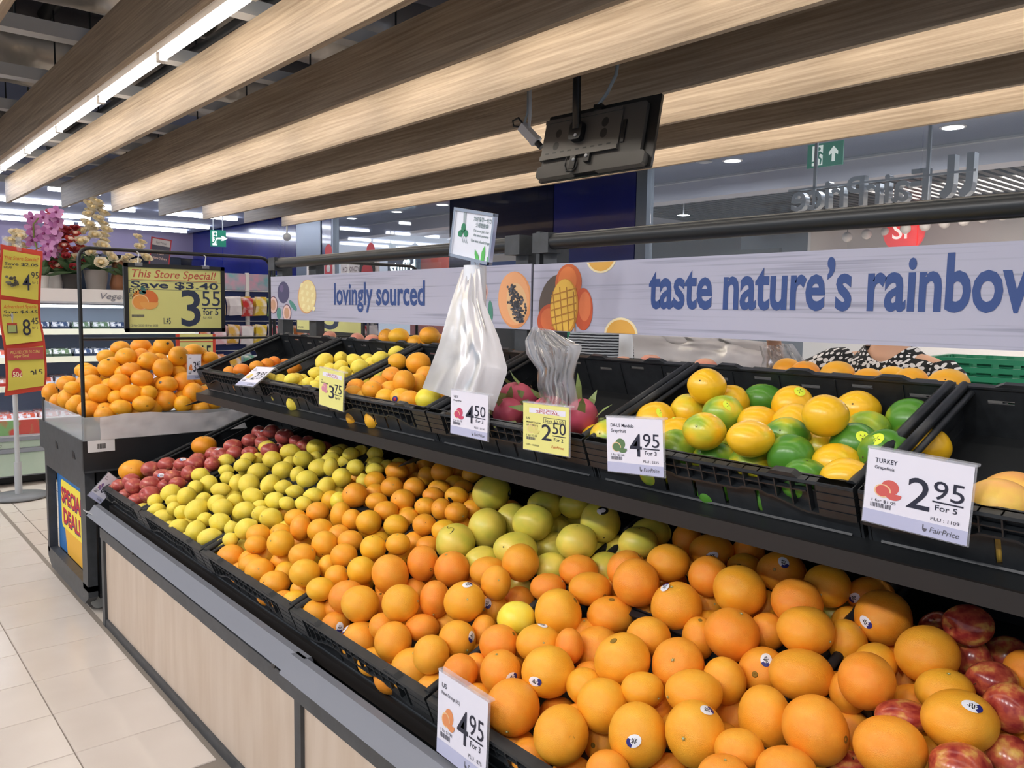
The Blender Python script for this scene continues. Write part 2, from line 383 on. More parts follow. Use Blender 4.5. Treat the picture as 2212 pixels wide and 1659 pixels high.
# ---- one crate
CW, CD, CH = .592, .392, .112
def make_crate():
    root = empty('crate')
    X0, X1 = -CW / 2, CW / 2
    # front wall with four hanging slots
    b = B(); slots = [-.105, -.035, .035, .105]; hw = .0045; xs = X0 + .006
    z0, z1 = .018, .062
    for s in slots:
        b.box((xs, 0, 0), (s - hw, .004, .075), CR); b.box((s - hw, 0, 0), (s + hw, .004, z0), CR); b.box((s - hw, 0, z1), (s + hw, .004, .075), CR); xs = s + hw
    b.box((xs, 0, 0), (X1 - .006, .004, .075), CR)
    # upper back plate with look-through windows
    wins = [(-.20, -.16), (-.06, -.01), (.07, .12), (.19, .22)]; xs = X0
    for a, c in wins:
        b.box((xs, 0, .075), (a, .004, CH), CR); b.box((a, 0, .075), (c, .004, .084), CR); b.box((a, 0, .096), (c, .004, CH), CR); xs = c
    b.box((xs, 0, .075), (X1, .004, CH), CR)
    # moulded crosswise ridge low on the wall
    b.prism([(-.003, .012), (0, .009), (0, .015)], X0 + .02, X1 - .02, CR, 0)
    b.obj('front_wall', root)
    # wavy flange and ribs
    b = B(); n = 48; up = []; dn = []
    def wave(x):
        u = abs(x) / (CW / 2); base = .066 if u < .5 else (.066 - .018 * min(1, (u - .5) / .18) if u < .8 else .048 + .0 * u)
        return base + (.006 if .25 < u < .42 else 0)
    v = []; f = []
    for i in range(n + 1):
        x = X0 + CW * i / n; z = wave(x)
        v += [(x, -.014, z), (x, 0, z), (x, -.014, z + .004), (x, 0, z + .004)]
    for i in range(n):
        a = i * 4; c = a + 4
        f += [(a, c, c + 2, a + 2), (a, a + 1, c + 1, c), (a + 2, c + 2, c + 3, a + 3)]
    b.add(v, f, CR)
    b.box((X0 + .085, -.012, .088), (X1 - .085, 0, .0905), CR)
    b.obj('wavy_flange', root)
    b = B()
    for k in range(15):
        x = -.215 + .43 * k / 14
        b.box((x - .0013, -.013, wave(x) + .002), (x + .0013, 0, CH), CR)
    tag(b.obj('rib_row', root), kind='stuff')
    # grooved corner blocks
    for s in (-1, 1):
        b = B(); a, c = sorted((s * (CW / 2), s * (CW / 2 - .065)))
        for k in range(4): b.box((a, -.0145, .048 + .016 * k), (c, 0, .048 + .016 * k + .0135), CR)
        b.box((a + .002, -.0125, .046), (c - .002, 0, CH), CR)
        b.obj('corner_block', root)
    # top rims
    b = B(); b.prism([(-.015, CH - .005), (-.013, CH), (.008, CH), (.008, CH - .004), (.004, CH - .004), (-.013, CH - .008)], X0, X1, CR, 0)
    for x in (-.18, .17): b.prism([(x - .03, CH), (x - .018, CH + .008), (x + .018, CH + .008), (x + .03, CH)], -.012, .004, CR, 1)
    b.obj('front_rim', root)
    b = B(); b.prism([(CD - .008, CH - .004), (CD - .008, CH), (CD + .006, CH), (CD + .006, CH - .006)], X0, X1, CR, 0)
    for x in (-.2, -.02, .18): b.prism([(x - .035, CH), (x - .02, CH + .007), (x + .02, CH + .007), (x + .035, CH)], CD - .006, CD + .006, CR, 1)
    b.obj('back_rim', root)
    for s in (-1, 1):
        b = B(); x = s * (CW / 2 - .009)
        b.tube([(x, 0, CH - .003), (x, CD, CH - .003)], .009, CR, 10); b.tube([(x - s * .014, .01, CH - .013), (x - s * .014, CD - .01, CH - .013)], .006, CR, 8)
        b.obj('side_rim', root)
        # side wall with long hand hole
        b = B(); xa, xb = sorted((s * (CW / 2 - .004), s * (CW / 2)))
        b.box((xa, 0, 0), (xb, CD, .058), CR); b.box((xa, 0, .088), (xb, CD, CH - .004), CR); b.box((xa, 0, .058), (xb, .13, .088), CR); b.box((xa, .26, .058), (xb, CD, .088), CR)
        for zz in (.025, .045): b.box((xa - .003 if s > 0 else xa, .02, zz), (xb if s > 0 else xb + .003, CD - .02, zz + .003), CR)
        b.obj('side_wall', root)
    b = B(); xs = X0
    for k in range(5):
        a = -.25 + .115 * k; zc = .088 if k % 2 else .078
        b.box((xs, CD - .004, 0), (a, CD, CH - .002), CR); b.box((a, CD - .004, 0), (a + .045, CD, zc), CR); b.box((a, CD - .004, zc + .007), (a + .045, CD, CH - .002), CR); xs = a + .045
    b.box((xs, CD - .004, 0), (X1, CD, CH - .002), CR)
    for x in (-.19, -.07, .06, .2): b.box((x, CD - .007, .01), (x + .002, CD - .004, CH - .01), CR)
    b.obj('back_wall', root)
    b = B(); b.box((X0 + .004, .004, 0), (X1 - .004, CD - .004, .004), CR)
    for k in range(7): b.box((X0 + .02, .03 + .055 * k, .004), (X1 - .02, .034 + .055 * k, .007), CR)
    b.obj('base', root)
    return root
CRATE = make_crate(); _cu = [False]
def put_crate(xa, xb, yr, zr, label, group, flip=False):
    """front top rim at (yr, zr); slopes up to the back"""
    if _cu[0]: o = copy_tree(CRATE)
    else: o = CRATE; _cu[0] = True
    wdt = abs(xb - xa); s = wdt / .600
    o.rotation_euler = (TILT, 0, PI if flip else 0) if not flip else (TILT, 0, PI)
    if flip:
        m = Matrix.Rotation(PI, 4, 'Z') @ Matrix.Rotation(TILT, 4, 'X')
    else: m = Matrix.Rotation(TILT, 4, 'X')
    off = m.to_3x3() @ Vector((0, 0, CH))
    loc = Vector(((xa + xb) / 2, yr, zr)) - off
    o.matrix_world = Matrix.Translation(loc) @ m @ Matrix.Diagonal((s, 1, 1, 1))
    return tag(o, label, 'crate', group)
UX = [-3.54, -2.96, -2.385, -1.80, -1.205, -.603, 0, .6]
un = ['black plastic crate at the far left of the upper row holding a few tangerines', 'black plastic crate of lemons in the upper row', 'black plastic crate of oranges in the upper row', 'nearly empty black plastic crate of dragon fruit in the upper row',
      'black plastic crate of green and yellow grapefruit in the upper row', 'black plastic crate behind the big grapefruit price card in the upper row', 'black plastic crate at the right end of the upper row']
for i in range(7): put_crate(UX[i], UX[i + 1], 1.25, 1.112, un[i], 'crates of the upper row')
LX = [-3.72, -3.18, -2.54, -1.90, -1.284, -.68, -.08, .52]
ln = ['apples', 'lemons', 'medium oranges', 'nearer navel oranges', 'lowest price card', 'navel oranges and red apples', 'red apples at the right']
for i in range(7):
    put_crate(LX[i], LX[i + 1], .90, .612, 'black plastic crate of the lower front row under the ' + ln[i], 'crates of the lower front row')
    put_crate(LX[i], LX[i + 1], 1.272, .760, 'black plastic crate of the lower back row under the ' + ln[i], 'crates of the lower back row')
for i in range(6):
    put_crate(UX[i], UX[i + 1], 2.09, 1.10, 'black crate on the far side behind upper crate %d from the left' % (i + 1), 'crates on the far side', True)
tray2 = empty('sloped_shelf', 'black sloped metal shelf on the far side of the stand', 'shelf')
b = B(); b.prism([(2.10, 1.0), (1.73, 1.15), (1.73, 1.138), (2.10, .988)], -3.55, 1.2, BLACK, 0); b.obj('shelf_plate', tray2)
b = B(); b.box((-3.55, 1.72, 0), (1.2, 2.3, .95), mat('dark_panel', '23282a')); b.obj('cabinet_body', tray2)

# ---- end bin with the poster
e = empty('end_bin', 'charcoal end bin of the stand with a special deal poster, heaped with oranges', 'display bin', loc=(0, 0, 0))
EX0, EX1, EY0, EY1 = -4.74, -3.84, .852, 1.86
b = B(); b.box((EX0, EY0, .646), (EX1, EY1, .655), DARK); b.box((EX0, EY0, .655), (EX0 + .02, EY1, .786), DARK); b.box((EX1 - .02, EY0, .655), (EX1, EY1, .786), mat('bin_black', '202327', .45)); b.box((EX0 + .02, EY0, .655), (EX1 - .02, EY0 + .02, .786), DARK); b.box((EX0 + .02, EY1 - .02, .655), (EX1 - .02, EY1, .786), DARK)
b.box((EX0 + .02, EY0 + .02, .74), (EX1 - .02, EY1 - .02, .75), DARK)
b.obj('bin_box', e)
for k in range(2):
    b = B(); x = -4.37 + .34 * k; b.prism([(x, .688), (x + .05, .688), (x + .035, .715), (x, .722)], EY0 - .002, EY0 + .001, BLACK, 1); b.obj('slot_mouth', e)
b = B(); y = EY0 + .012
b.box((-4.70, y, .555), (-3.88, y + .04, .646), DARK); b.box((-4.70, y, .10), (-4.66, y + .04, .555), DARK); b.box((-3.97, y, .10), (-3.88, y + .04, .555), DARK); b.box((-4.70, y, .075), (-3.88, y + .04, .125), DARK); b.prism([(-4.70, .075), (-3.88, .075), (-3.95, .03), (-4.62, .03)], y, y + .04, DARK, 1)
b.obj('poster_frame', e)
b = B(); b.box((-4.68, y + .05, .06), (-3.89, EY1 - .03, .646), mat('bin_black', '202327')); b.obj('cabinet_body', e)
b = B(); b.box((-3.892, .95, .35), (-3.886, .962, .45), BLACK); b.box((-3.892, .95, .10), (-3.886, .962, .16), BLACK); b.obj('hinge_slot', e)
for x in (-4.6, -3.95):
    for yy in (.92, 1.75):
        b = B().tube([(x - .012, yy, .03), (x + .012, yy, .03)], .03, mat('castor_grey', 'a9aaa6', .5), 14); b.obj('castor', e)
# poster
ps = empty('poster'); ps.parent = e
basis(ps, (-4.315, y + .046, .34), (1, 0, 0), (0, 0, 1))
b = B(); b.quad(-.345, -.215, .345, .215, 0, flat('2f6fae')); b.obj('sheet', ps)
b = B(); b.poly([(-.16, -.215), (.345, -.215), (.345, -.06), (-.22, -.03)], .001, flat('f0b53c')); b.obj('yellow_field', ps)
b = B(); b.rbox((-.26, -.09, .0012), (.27, .155, .0018), .03, flat('f6e04a')); b.obj('yellow_burst', ps)
RED = flat('c2283a'); NAVY = flat('2b2f6d')
for dx, dz, m in ((.006, .0022, NAVY), (0, .0026, RED)):
    text('poster_text', 'SPECIAL', .105, ps, -.25 + dx, .045 - dx, dz, m, bold=.035, fit=.44)
    text('poster_text', 'DEAL!', .105, ps, -.22 + dx, -.06 - dx, dz, m, bold=.035, fit=.34)
tx = text('poster_text', 'just for U', .05, ps, .29, -.11, .003, NAVY, bold=.02); tx.rotation_euler = (0, 0, PI / 2)
# clear bin screens
ACR = bpy.data.materials.new('clear_acrylic'); ACR.use_nodes = True
_b = ACR.node_tree.nodes['Principled BSDF']; _b.inputs['Base Color'].default_value = lin('cfd3d6'); _b.inputs['Roughness'].default_value = .12; _b.inputs['Alpha'].default_value = .42
b = B(); b.box((EX0 + .1, EY0 + .006, .786), (EX1 - .006, EY0 + .010, .893), ACR); b.obj('side_screen', e)
b = B(); b.box((EX1 - .010, EY0 + .01, .786), (EX1 - .006, EY1, .890), ACR); b.obj('front_screen', e)
b = B(); b.box((EX0 + .06, EY0 + .004, .786), (EX0 + .1, EY0 + .012, .905), BLACK); b.obj('screen_holder', e)
b = B(); v = []; f = []
for i in range(31):
    for k in range(7):
        t = i / 30; u = k / 6; yy = EY0 + .07 + t * (EY1 - EY0 - .12)
        zz = .789 + u * (.098 + .012 * math.sin(t * 9)); xx = EX1 + .004 + .010 * mnoise.noise(Vector((t * 16 + u * 5, u * 6, 1))) + .006 * math.sin(t * 40 + u * 7)
        v.append((xx, yy, zz))
for i in range(30):
    for k in range(6): a = i * 7 + k; f.append((a, a + 7, a + 8, a + 1))
FILM = bpy.data.materials.new('plastic_film'); FILM.use_nodes = True
_b = FILM.node_tree.nodes['Principled BSDF']; _b.inputs['Base Color'].default_value = lin('f2eef0'); _b.inputs['Roughness'].default_value = .28; _b.inputs['Alpha'].default_value = .72; _b.inputs['Subsurface Weight'].default_value = .0
b.add(v, f, FILM, True); fo = b.obj('plastic_bag'); tag(fo, 'crumpled clear plastic bag taped along the bin screen in front of the oranges', 'plastic bag')
b = B(); b.quad(-.055, -.026, .055, .026, 0, WHITE)
for k in range(12): b.quad(-.018 + .003 * k, -.012, -.0165 + .003 * k + (.0008 if k % 3 else 0), .010, .0006, flat('222222'))
o = b.obj('barcode_label'); basis(o, (EX1 + .003, .925, .762), (0, 1, 0), (0, 0, 1)); tag(o, 'white barcode label stuck on the black bin below the oranges', 'label')
# wire frames
def wire_frame(y0, y1, label):
    r = empty('wire_rack', label, 'rack', loc=(EX1 - .03, y0, .786)); w_ = y1 - y0; hh = .835; c = .045
    pts = [(0, 0, 0)]
    pts += [(0, 0, hh - c)] + [(0, c - c * math.cos(t * PI / 8), hh - c + c * math.sin(t * PI / 8)) for t in range(1, 5)]
    pts += [(0, w_ - c + c * math.sin(t * PI / 8), hh - c + c * math.cos(t * PI / 8)) for t in range(0, 5)] + [(0, w_, 0)]
    b = B().tube(pts, .0085, BLACK, 8); b.obj('hoop', r)
    b = B().tube([(0, 0, .443), (0, w_, .443)], .006, BLACK, 8); b.obj('crossbar', r)
    return r
wire_frame(.866, 1.725, 'black wire frame over the orange bin carrying the yellow store special sign')
wire_frame(1.745, 2.60, 'black wire frame behind the end of the left banner')
# positions and half sizes of the fruit, in tenths of a millimetre
FRUIT = {
'A': '''-35451 10431 6892 397 344;-35067 10966 7106 392 306;-35356 9626 6508 365 313;-34314 9441 6496 355 330;-33617 9866 6666 400 327;-33907 10408 6883 358 281;-32787 10470 7037 349 272;-36215 9382 6195 344 291
-36895 9399 5883 376 296;-35148 9364 6010 336 262;-33834 9430 5997 414 323;-32472 9509 6517 400 312;-33724 11180 7291 362 284;-34241 11245 7018 308 294;-32178 10902 7212 322 310;-33222 10829 6869 308 279
-31913 10350 6926 317 247;-33068 11437 7390 397 309;-33595 11749 7485 338 264;-32549 10971 6785 311 268;-33150 10311 6639 308 266;-33889 12193 7285 311 295;-31898 11721 7540 302 276;-32313 11818 7182 310 296
-33358 12344 7668 366 301;-32717 12338 7709 387 302;-32881 12958 7991 393 306;-32254 12785 7834 360 283;-32507 13533 8225 341 289;-33607 14390 8385 305 290;-32468 14456 8535 346 293;-31103 14414 8486 388 336
-31769 13758 8223 337 263;-30358 13455 8114 374 292;-31350 13044 7938 329 257;-33071 13517 7856 310 279;-29910 14366 8466 305 254;-29261 14344 8355 305 277;-32919 14203 8270 306 289;-32860 9661 5688 360 342
-33344 10151 6254 360 342;-28901 15079 8180 360 342;-30370 15121 8226 360 342;-31684 14583 8018 360 342''',
'S': '''-36441 10018 6727 600 480;-35125 12567 7747 546 426''',
'L': '''-31606 11139 7206 381 295;-30588 11082 7029 395 347 -15;-28966 10924 7123 390 265;-29860 11543 7337 309 249;-28905 11510 7291 278 371 90;-28166 11669 7388 388 354 80;-28902 12308 7643 388 330;-30741 11827 7451 317 232
-30384 10514 7018 283 259;-31421 9951 6690 394 347;-30042 10081 6783 347 382 80;-31782 9481 6376 311 275 -10;-30642 9810 6542 276 251;-31280 9371 6144 354 259 -20;-30609 9433 5966 429 313 15;-29894 9565 6442 276 252
-29125 9597 6453 276 270 80;-28410 9870 6668 376 365 90;-29044 10355 6862 276 241;-27929 10414 6884 375 331 -10;-27206 10336 6881 367 324 10;-27393 10854 7036 276 248;-26761 11215 7260 403 294 15;-26002 10586 6986 419 314 -20
-25793 11549 7265 331 267 -10;-27590 9859 6464 278 264;-26365 9906 6625 397 324 10;-28793 9417 5984 365 343 -20;-27267 9428 6200 340 393 80;-26040 9423 6274 428 294 -20;-29683 9333 5827 288 245;-27971 9329 5802 289 234
-24802 9646 6437 276 235;-25500 9965 6587 238 276 90;-24585 10073 6769 399 329 -35;-25029 10788 7035 308 288;-24351 10809 7047 343 333 20;-26071 11172 7024 277 246;-32728 9317 5929 286 213;-31891 12288 7605 354 278
-30647 12671 7877 309 210;-30766 13135 7772 278 246;-29275 13047 7968 398 338;-30994 13606 8162 381 259 -10;-28941 13637 8273 416 289;-28189 14337 8455 373 337;-27548 13500 8179 350 338 90;-29433 13658 7952 279 264
-28433 13394 7973 276 225;-26172 13453 8095 420 332 10;-26427 14013 8269 321 286;-25530 13560 8207 266 377 90;-26740 14412 8485 303 233;-27693 12748 7819 392 357;-26615 12820 7848 269 325 90;-25748 12754 7822 394 340 20
-26753 11843 7608 309 331 90;-26200 12101 7560 328 262;-25331 12105 7562 320 235;-23918 12087 7696 338 256;-24065 12595 7895 281 313 90;-23992 13138 8141 326 337 90;-25103 11290 7398 354 292 -10;-24455 11397 7421 287 225 20
-23726 11615 7530 292 242 10;-30014 12183 7731 362 265 -20;-30391 12434 7432 280 246;-27643 14057 8176 277 237;-27072 11816 7171 280 232;-25585 14383 8591 316 237;-25821 14956 8567 276 252;-24708 14869 8667 312 256
-24042 14493 8517 283 196;-25945 14328 8244 278 240;-24224 13786 8372 333 290 -20;-23494 14112 8374 319 244;-23496 14611 8436 276 232;-23363 13602 8063 243 275 90;-24138 13075 7596 282 261;-28974 9909 6055 360 342
-30109 13033 7359 360 342;-25160 15091 8211 360 342;-27769 15126 8223 360 342;-25381 9644 6028 360 342;-26640 9678 5791 360 342;-27488 9548 5711 360 342;-28942 11437 6778 360 342;-24918 10235 6039 360 342
-27236 10985 6583 360 342;-23917 11139 6672 360 342;-23666 15194 8283 360 342''',
'O': '''-24553 14117 7895 335 297;-22737 13659 8184 340 319;-22185 14152 8549 379 295;-22650 14942 8382 307 331;-22555 15531 8504 323 334;-21228 14704 8474 313 325;-22211 12627 7943 405 395;-24432 13555 7684 335 335
-23428 12454 7575 325 318;-21824 11918 7487 322 413;-22236 13382 7895 327 320;-21332 12882 7873 349 272;-21630 13636 8174 368 329;-22612 14390 8203 329 270;-20762 13888 8275 342 322;-20472 13286 8019 381 343
-20441 12669 7788 375 300;-22912 11698 7399 365 326;-20388 12047 7555 378 359;-21148 11925 7490 306 325;-22478 13017 7460 335 301;-19267 12274 7664 358 313;-19501 12853 7687 326 326;-19255 13278 8064 330 275
-18254 12549 7855 331 305;-22853 11135 7100 278 327;-21597 11104 7202 383 355;-24336 9477 6020 439 396;-23746 10115 6766 375 320;-23099 9756 6659 333 279;-21998 10038 6914 396 386;-23294 10633 6846 325 274
-23430 11198 7180 348 292;-22186 10761 7202 310 385;-20524 10690 7099 374 385;-25157 11695 6961 334 292;-22418 10963 6673 334 273;-20559 10019 6905 378 328;-22183 10161 6288 335 294;-23220 10133 6214 336 317
-22862 9518 6136 381 328;-22160 9455 6159 415 373;-21129 9456 6054 431 361;-19754 9695 6671 413 374;-21547 9986 6152 337 321;-19825 10431 6684 280 327;-19386 10674 7048 370 341;-18980 10236 6666 325 307
-20133 9817 6087 338 274;-19638 9365 6019 334 266;-20369 9376 5792 338 284;-18544 9533 6592 366 302;-23423 9398 5774 342 327;-20020 11230 7212 364 313;-21006 11407 7147 325 308;-18251 10562 6955 373 364
-18622 11137 7374 355 346;-18022 11543 7539 333 295;-18331 11811 7121 330 280;-18501 12410 7332 331 299;-18649 13410 8084 294 325;-17924 13404 8127 330 300;-17560 12727 7811 349 300;-17628 12238 7467 325 253
-18851 11409 6870 333 276;-20440 14716 8718 358 335;-20516 15330 8609 310 328;-19583 15240 8683 325 313;-19851 14188 8359 358 279;-19833 14771 8431 327 285;-19172 14599 8427 325 279;-18663 13951 8404 343 270
-19523 13724 8275 329 256;-18537 14465 8120 332 332;-18030 14070 8099 328 293;-20969 12406 7220 360 342;-23658 9810 6020 360 342;-18990 10944 6275 360 342;-19079 12972 7302 360 342;-18430 10534 6379 360 342
-23114 12197 6876 360 342;-20151 12275 6957 360 342;-22027 14853 8103 360 342;-19445 9932 6050 360 342;-17339 14877 8057 360 342;-17960 13607 7640 360 342;-21535 9465 5638 360 342;-20145 13239 7542 360 342
-20539 12829 6975 360 342''',
'Y': '''-20889 10698 6571 303 303;-12739 11163 7185 419 385;-22859 12418 7668 284 293''',
'P': '''-17506 14325 8643 552 497;-16365 13252 8038 509 545;-16402 14192 8095 469 469;-14874 13544 8475 529 458;-15260 14339 8727 490 382;-14526 14726 8821 462 361;-13185 14203 8742 487 493;-15190 14656 7948 441 480
-14648 14007 7731 459 477;-13173 13396 8369 485 426;-14920 15408 8249 482 412;-12052 14753 8613 464 383;-11809 14010 8563 453 365;-16497 12311 7777 513 492;-14688 12808 7952 541 430;-15481 12441 7526 463 385
-13734 13128 7635 470 405;-12564 13773 7773 472 452;-14415 12814 7105 484 437;-13705 14658 7844 484 448;-12856 14556 7993 477 436;-7584 14972 7967 485 378''',
'N': '''-13958 12339 7897 436 441;-15734 11645 7417 441 447;-14805 12042 7520 450 355;-13925 11564 7579 350 394;-12895 12232 7613 407 317;-12664 12966 7897 451 374;-11974 12630 7745 472 368;-11576 13378 8136 450 425
-10867 12858 8138 488 500;-13896 12255 6996 369 348;-14073 11610 6906 355 364;-12271 15035 7981 371 324;-16914 10602 7187 463 498;-16556 11341 7424 395 449;-16631 11159 6729 363 321;-16937 11731 6757 370 328
-18618 9456 5956 367 337;-17731 9852 6547 463 415;-16902 9746 6629 467 440;-15553 10043 6975 441 436;-15156 10729 7019 361 444;-14077 10781 7269 468 446;-16544 9529 5866 485 459;-17705 9513 5871 370 359
-15944 9826 6325 360 326;-15106 9554 6321 422 447;-14997 10265 6502 397 312;-13494 9454 6605 385 401;-13573 10205 6692 409 421;-14324 9547 5924 484 489;-13279 9453 5898 441 344;-12431 9441 6622 351 337
-12641 10004 6397 309 359;-15711 9413 5673 375 326;-15038 9438 5554 376 376;-14978 10958 6361 371 349;-17040 10421 6378 285 366;-11985 9521 6146 360 343;-13517 10913 6706 298 382;-12457 10453 6921 416 388
-11742 9906 6716 409 438;-11696 10863 7065 465 381;-10894 10378 6898 514 482;-10986 9570 6405 510 520;-12009 11704 7402 502 521;-11235 12512 7400 508 406;-10936 11821 6870 516 528;-9693 11138 7334 532 492
-11038 11089 7164 284 364;-9788 11994 7534 437 385;-9826 12886 7926 511 486;-8834 11692 7373 473 514;-10920 13211 7362 368 350;-10136 10652 6789 386 345;-9417 10336 6817 467 473;-8928 10831 7139 385 306
-8959 11250 6634 340 366;-9664 9551 6433 477 514;-10731 10510 6068 374 325;-9506 10442 6042 346 374;-8420 10119 6760 486 541;-10947 9660 5586 374 350;-10313 9424 5757 371 354;-8424 9405 6387 358 326
-9545 9746 5676 375 316;-11070 14834 8654 335 380;-10307 14704 8601 489 382;-9747 15262 8608 356 325;-10701 13703 8447 468 401;-9487 14711 8459 353 294;-9672 13715 8421 406 417;-8805 13533 8395 516 486
-8603 14689 8596 487 413;-7518 14522 8630 439 407;-7692 13736 8445 480 432;-10941 14109 7903 363 288;-9758 13877 7720 366 349;-8384 12692 7864 508 482;-8107 13448 7804 357 357;-9128 12717 7538 323 414
-7144 13108 8215 498 429;-6715 13739 7993 363 399;-7633 12584 7444 432 422;-8655 14193 7937 352 363;-9995 13244 7220 373 351;-8048 11112 7336 492 384;-7515 10469 7037 478 534;-6862 11433 7242 424 538
-5938 11338 7472 484 529;-7967 11892 7350 374 417;-6828 12448 7706 540 429;-6095 12654 7623 303 357;-5650 12314 8077 426 444;-7857 12036 6668 335 374;-6721 10502 7123 381 306;-5949 10551 7099 443 346
-6573 9890 7002 379 296;-5999 12629 6979 355 370;-8018 10458 6156 371 306;-6892 14997 8508 448 349;-6355 14359 8398 494 494;-5299 13663 8257 500 463;-6014 13406 7946 352 321;-6226 14544 7630 374 334
-4768 13058 8013 440 343;-4284 12340 7968 525 433;-4865 11451 7625 502 431;-4665 12388 7231 329 361;-5263 13174 7537 362 336;-4155 13665 7345 374 351;-3609 13307 7505 338 364;-4011 14232 8252 334 353
-5790 14023 7535 360 342;-8167 12299 7003 360 342;-16075 10701 6401 360 342;-10933 15116 8034 360 342;-5965 12055 6682 360 342;-4664 12977 7391 360 342;-12135 13166 7108 360 342;-7132 13545 7436 360 342
-13243 12868 7180 360 342;-8309 12978 7181 360 342;-8375 11195 6469 360 342;-12578 9461 5709 360 342;-15568 12313 6948 360 342;-17472 10916 6611 360 342;-12145 10504 6395 360 342;-7632 11391 6506 360 342
-9994 10283 6263 360 342;-12718 11127 6378 360 342;-18337 9886 6048 360 342;-13419 10650 6215 360 342;-5817 13355 7380 360 342;-11565 12092 6989 360 342;-11624 9874 5809 360 342;-10447 11095 6691 360 342
-7039 14540 8011 360 342;-11972 13628 7532 360 342;-9352 13397 7512 360 342;-6425 12994 7390 360 342;-6272 15038 7845 360 342;-4700 13788 7725 360 342;-10435 13345 7536 360 342;-6888 11729 6533 360 342''',
'R': '''-4919 14318 8726 401 333;-4916 14494 8083 316 362;-4558 15034 8118 367 335;-4301 13666 8185 376 290;-3832 12966 8160 349 352;-5003 12158 7816 412 239;-3988 11636 7678 408 313;-5495 11640 6883 363 302
-3707 12650 7529 355 355;-5625 14942 8213 360 342''',
'E': '''-47470 9132 9178 391 477;-45800 9539 9772 460 382;-45800 10387 10402 460 367;-43119 9978 10451 455 358;-42318 10628 10745 460 425;-45800 11418 11065 445 358;-45800 12121 11511 460 359;-42423 11465 11244 460 416
-43164 12370 11731 460 359;-42203 13166 11738 460 413;-41204 12136 11089 460 406;-40723 13404 11327 426 457;-40385 12556 10782 427 459;-41414 14376 11499 460 359;-40285 11563 10327 460 382;-40725 10699 10134 460 417
-39825 12554 10041 464 372;-41993 9776 10038 460 411;-43012 9203 9804 369 288;-43809 9156 9188 442 476;-45633 9068 8897 359 373;-40889 9878 9671 460 406;-39898 10958 9718 460 373;-39495 11616 9718 355 327
-39468 12363 9320 468 454;-39075 11261 9271 460 359;-39543 10394 9087 460 359;-40613 9299 9013 460 359;-41662 9067 9157 332 398;-40388 10447 9488 355 327;-40183 9879 8940 355 346;-39948 13362 10111 454 454
-39236 13563 9637 433 465;-39015 12989 9164 376 376;-40522 13321 10564 357 293;-40878 13848 10768 304 358;-41000 15060 11208 355 277;-39266 14430 9136 469 375;-39014 13760 8914 422 329;-41029 11278 10725 419 327
-41650 11105 10529 356 328;-42437 12172 11250 400 380;-43236 11053 10818 400 380;-41007 14617 10250 400 380;-41260 9796 8792 400 380;-45444 11343 10233 400 380;-42973 12836 11340 400 380;-41645 10465 9889 400 380
-40238 12400 9316 400 380;-39742 11113 8849 400 380;-41430 15000 10759 400 380;-42570 11449 10290 400 380;-42006 12015 10651 400 380;-40681 12462 9947 400 380;-39780 13239 9341 400 380;-40285 14075 10218 400 380
-42328 9787 9339 400 380;-39833 14304 9492 400 380;-46228 11169 10113 400 380;-45617 10257 9454 400 380;-39635 9723 8798 400 380;-41587 12756 11039 400 380;-43894 9923 9890 400 380;-42045 14871 11318 400 380
-40162 11602 9672 400 380;-40244 10486 8657 400 380;-41025 10468 9130 400 380;-39505 11779 8992 400 380;-40928 12986 10693 400 380;-42558 9202 8974 400 380''',
'UL': '''-27805 14520 11788 319 319;-27452 15010 11908 266 257;-25804 14683 11912 345 244;-24769 15089 12066 325 235;-26196 14322 11709 278 223;-25056 14422 11750 336 270;-25233 13941 11557 266 234;-26450 13499 11477 302 221
-26796 13791 11317 269 229;-27746 13583 11119 273 241;-26265 13112 11144 266 219;-25488 13005 11105 266 204;-25784 13330 11225 266 234;-27427 13215 11159 257 267;-26711 14176 11573 266 234;-25885 15196 11920 268 247
-25217 15018 11854 268 236;-24730 15720 12268 302 206;-29130 12983 11099 266 210;-28357 13020 11112 266 219;-27113 12847 11227 297 216;-26122 14893 11276 360 342;-26814 15050 11071 360 342;-27136 13438 10869 360 342
-26446 14094 10748 360 342;-26179 13409 10504 360 342;-25543 13169 10512 360 342;-25203 14711 11009 360 342;-24428 15048 11420 360 342;-25783 13971 10684 360 342;-27756 13242 10719 360 342;-24863 13666 10825 360 342
-28131 14942 11232 360 342;-27467 14417 11203 360 342;-25558 15485 11657 360 342;-28622 13165 10460 360 342;-27032 13029 10347 360 342;-26327 15499 11420 360 342;-29238 13324 10639 360 342''',
'US': '''-33155 12970 11102 266 224;-32217 13104 11221 345 269;-31445 13412 11413 289 225;-31499 13885 11487 265 245;-31750 14291 11538 269 241;-32233 14024 11055 360 342;-31565 13377 10501 360 342;-31823 14821 11317 360 342
-31174 14254 10912 360 342;-30804 13684 10807 360 342;-32853 13119 10717 360 342;-32747 13794 10731 360 342;-30741 14639 11287 360 342;-32188 13080 10626 360 342''',
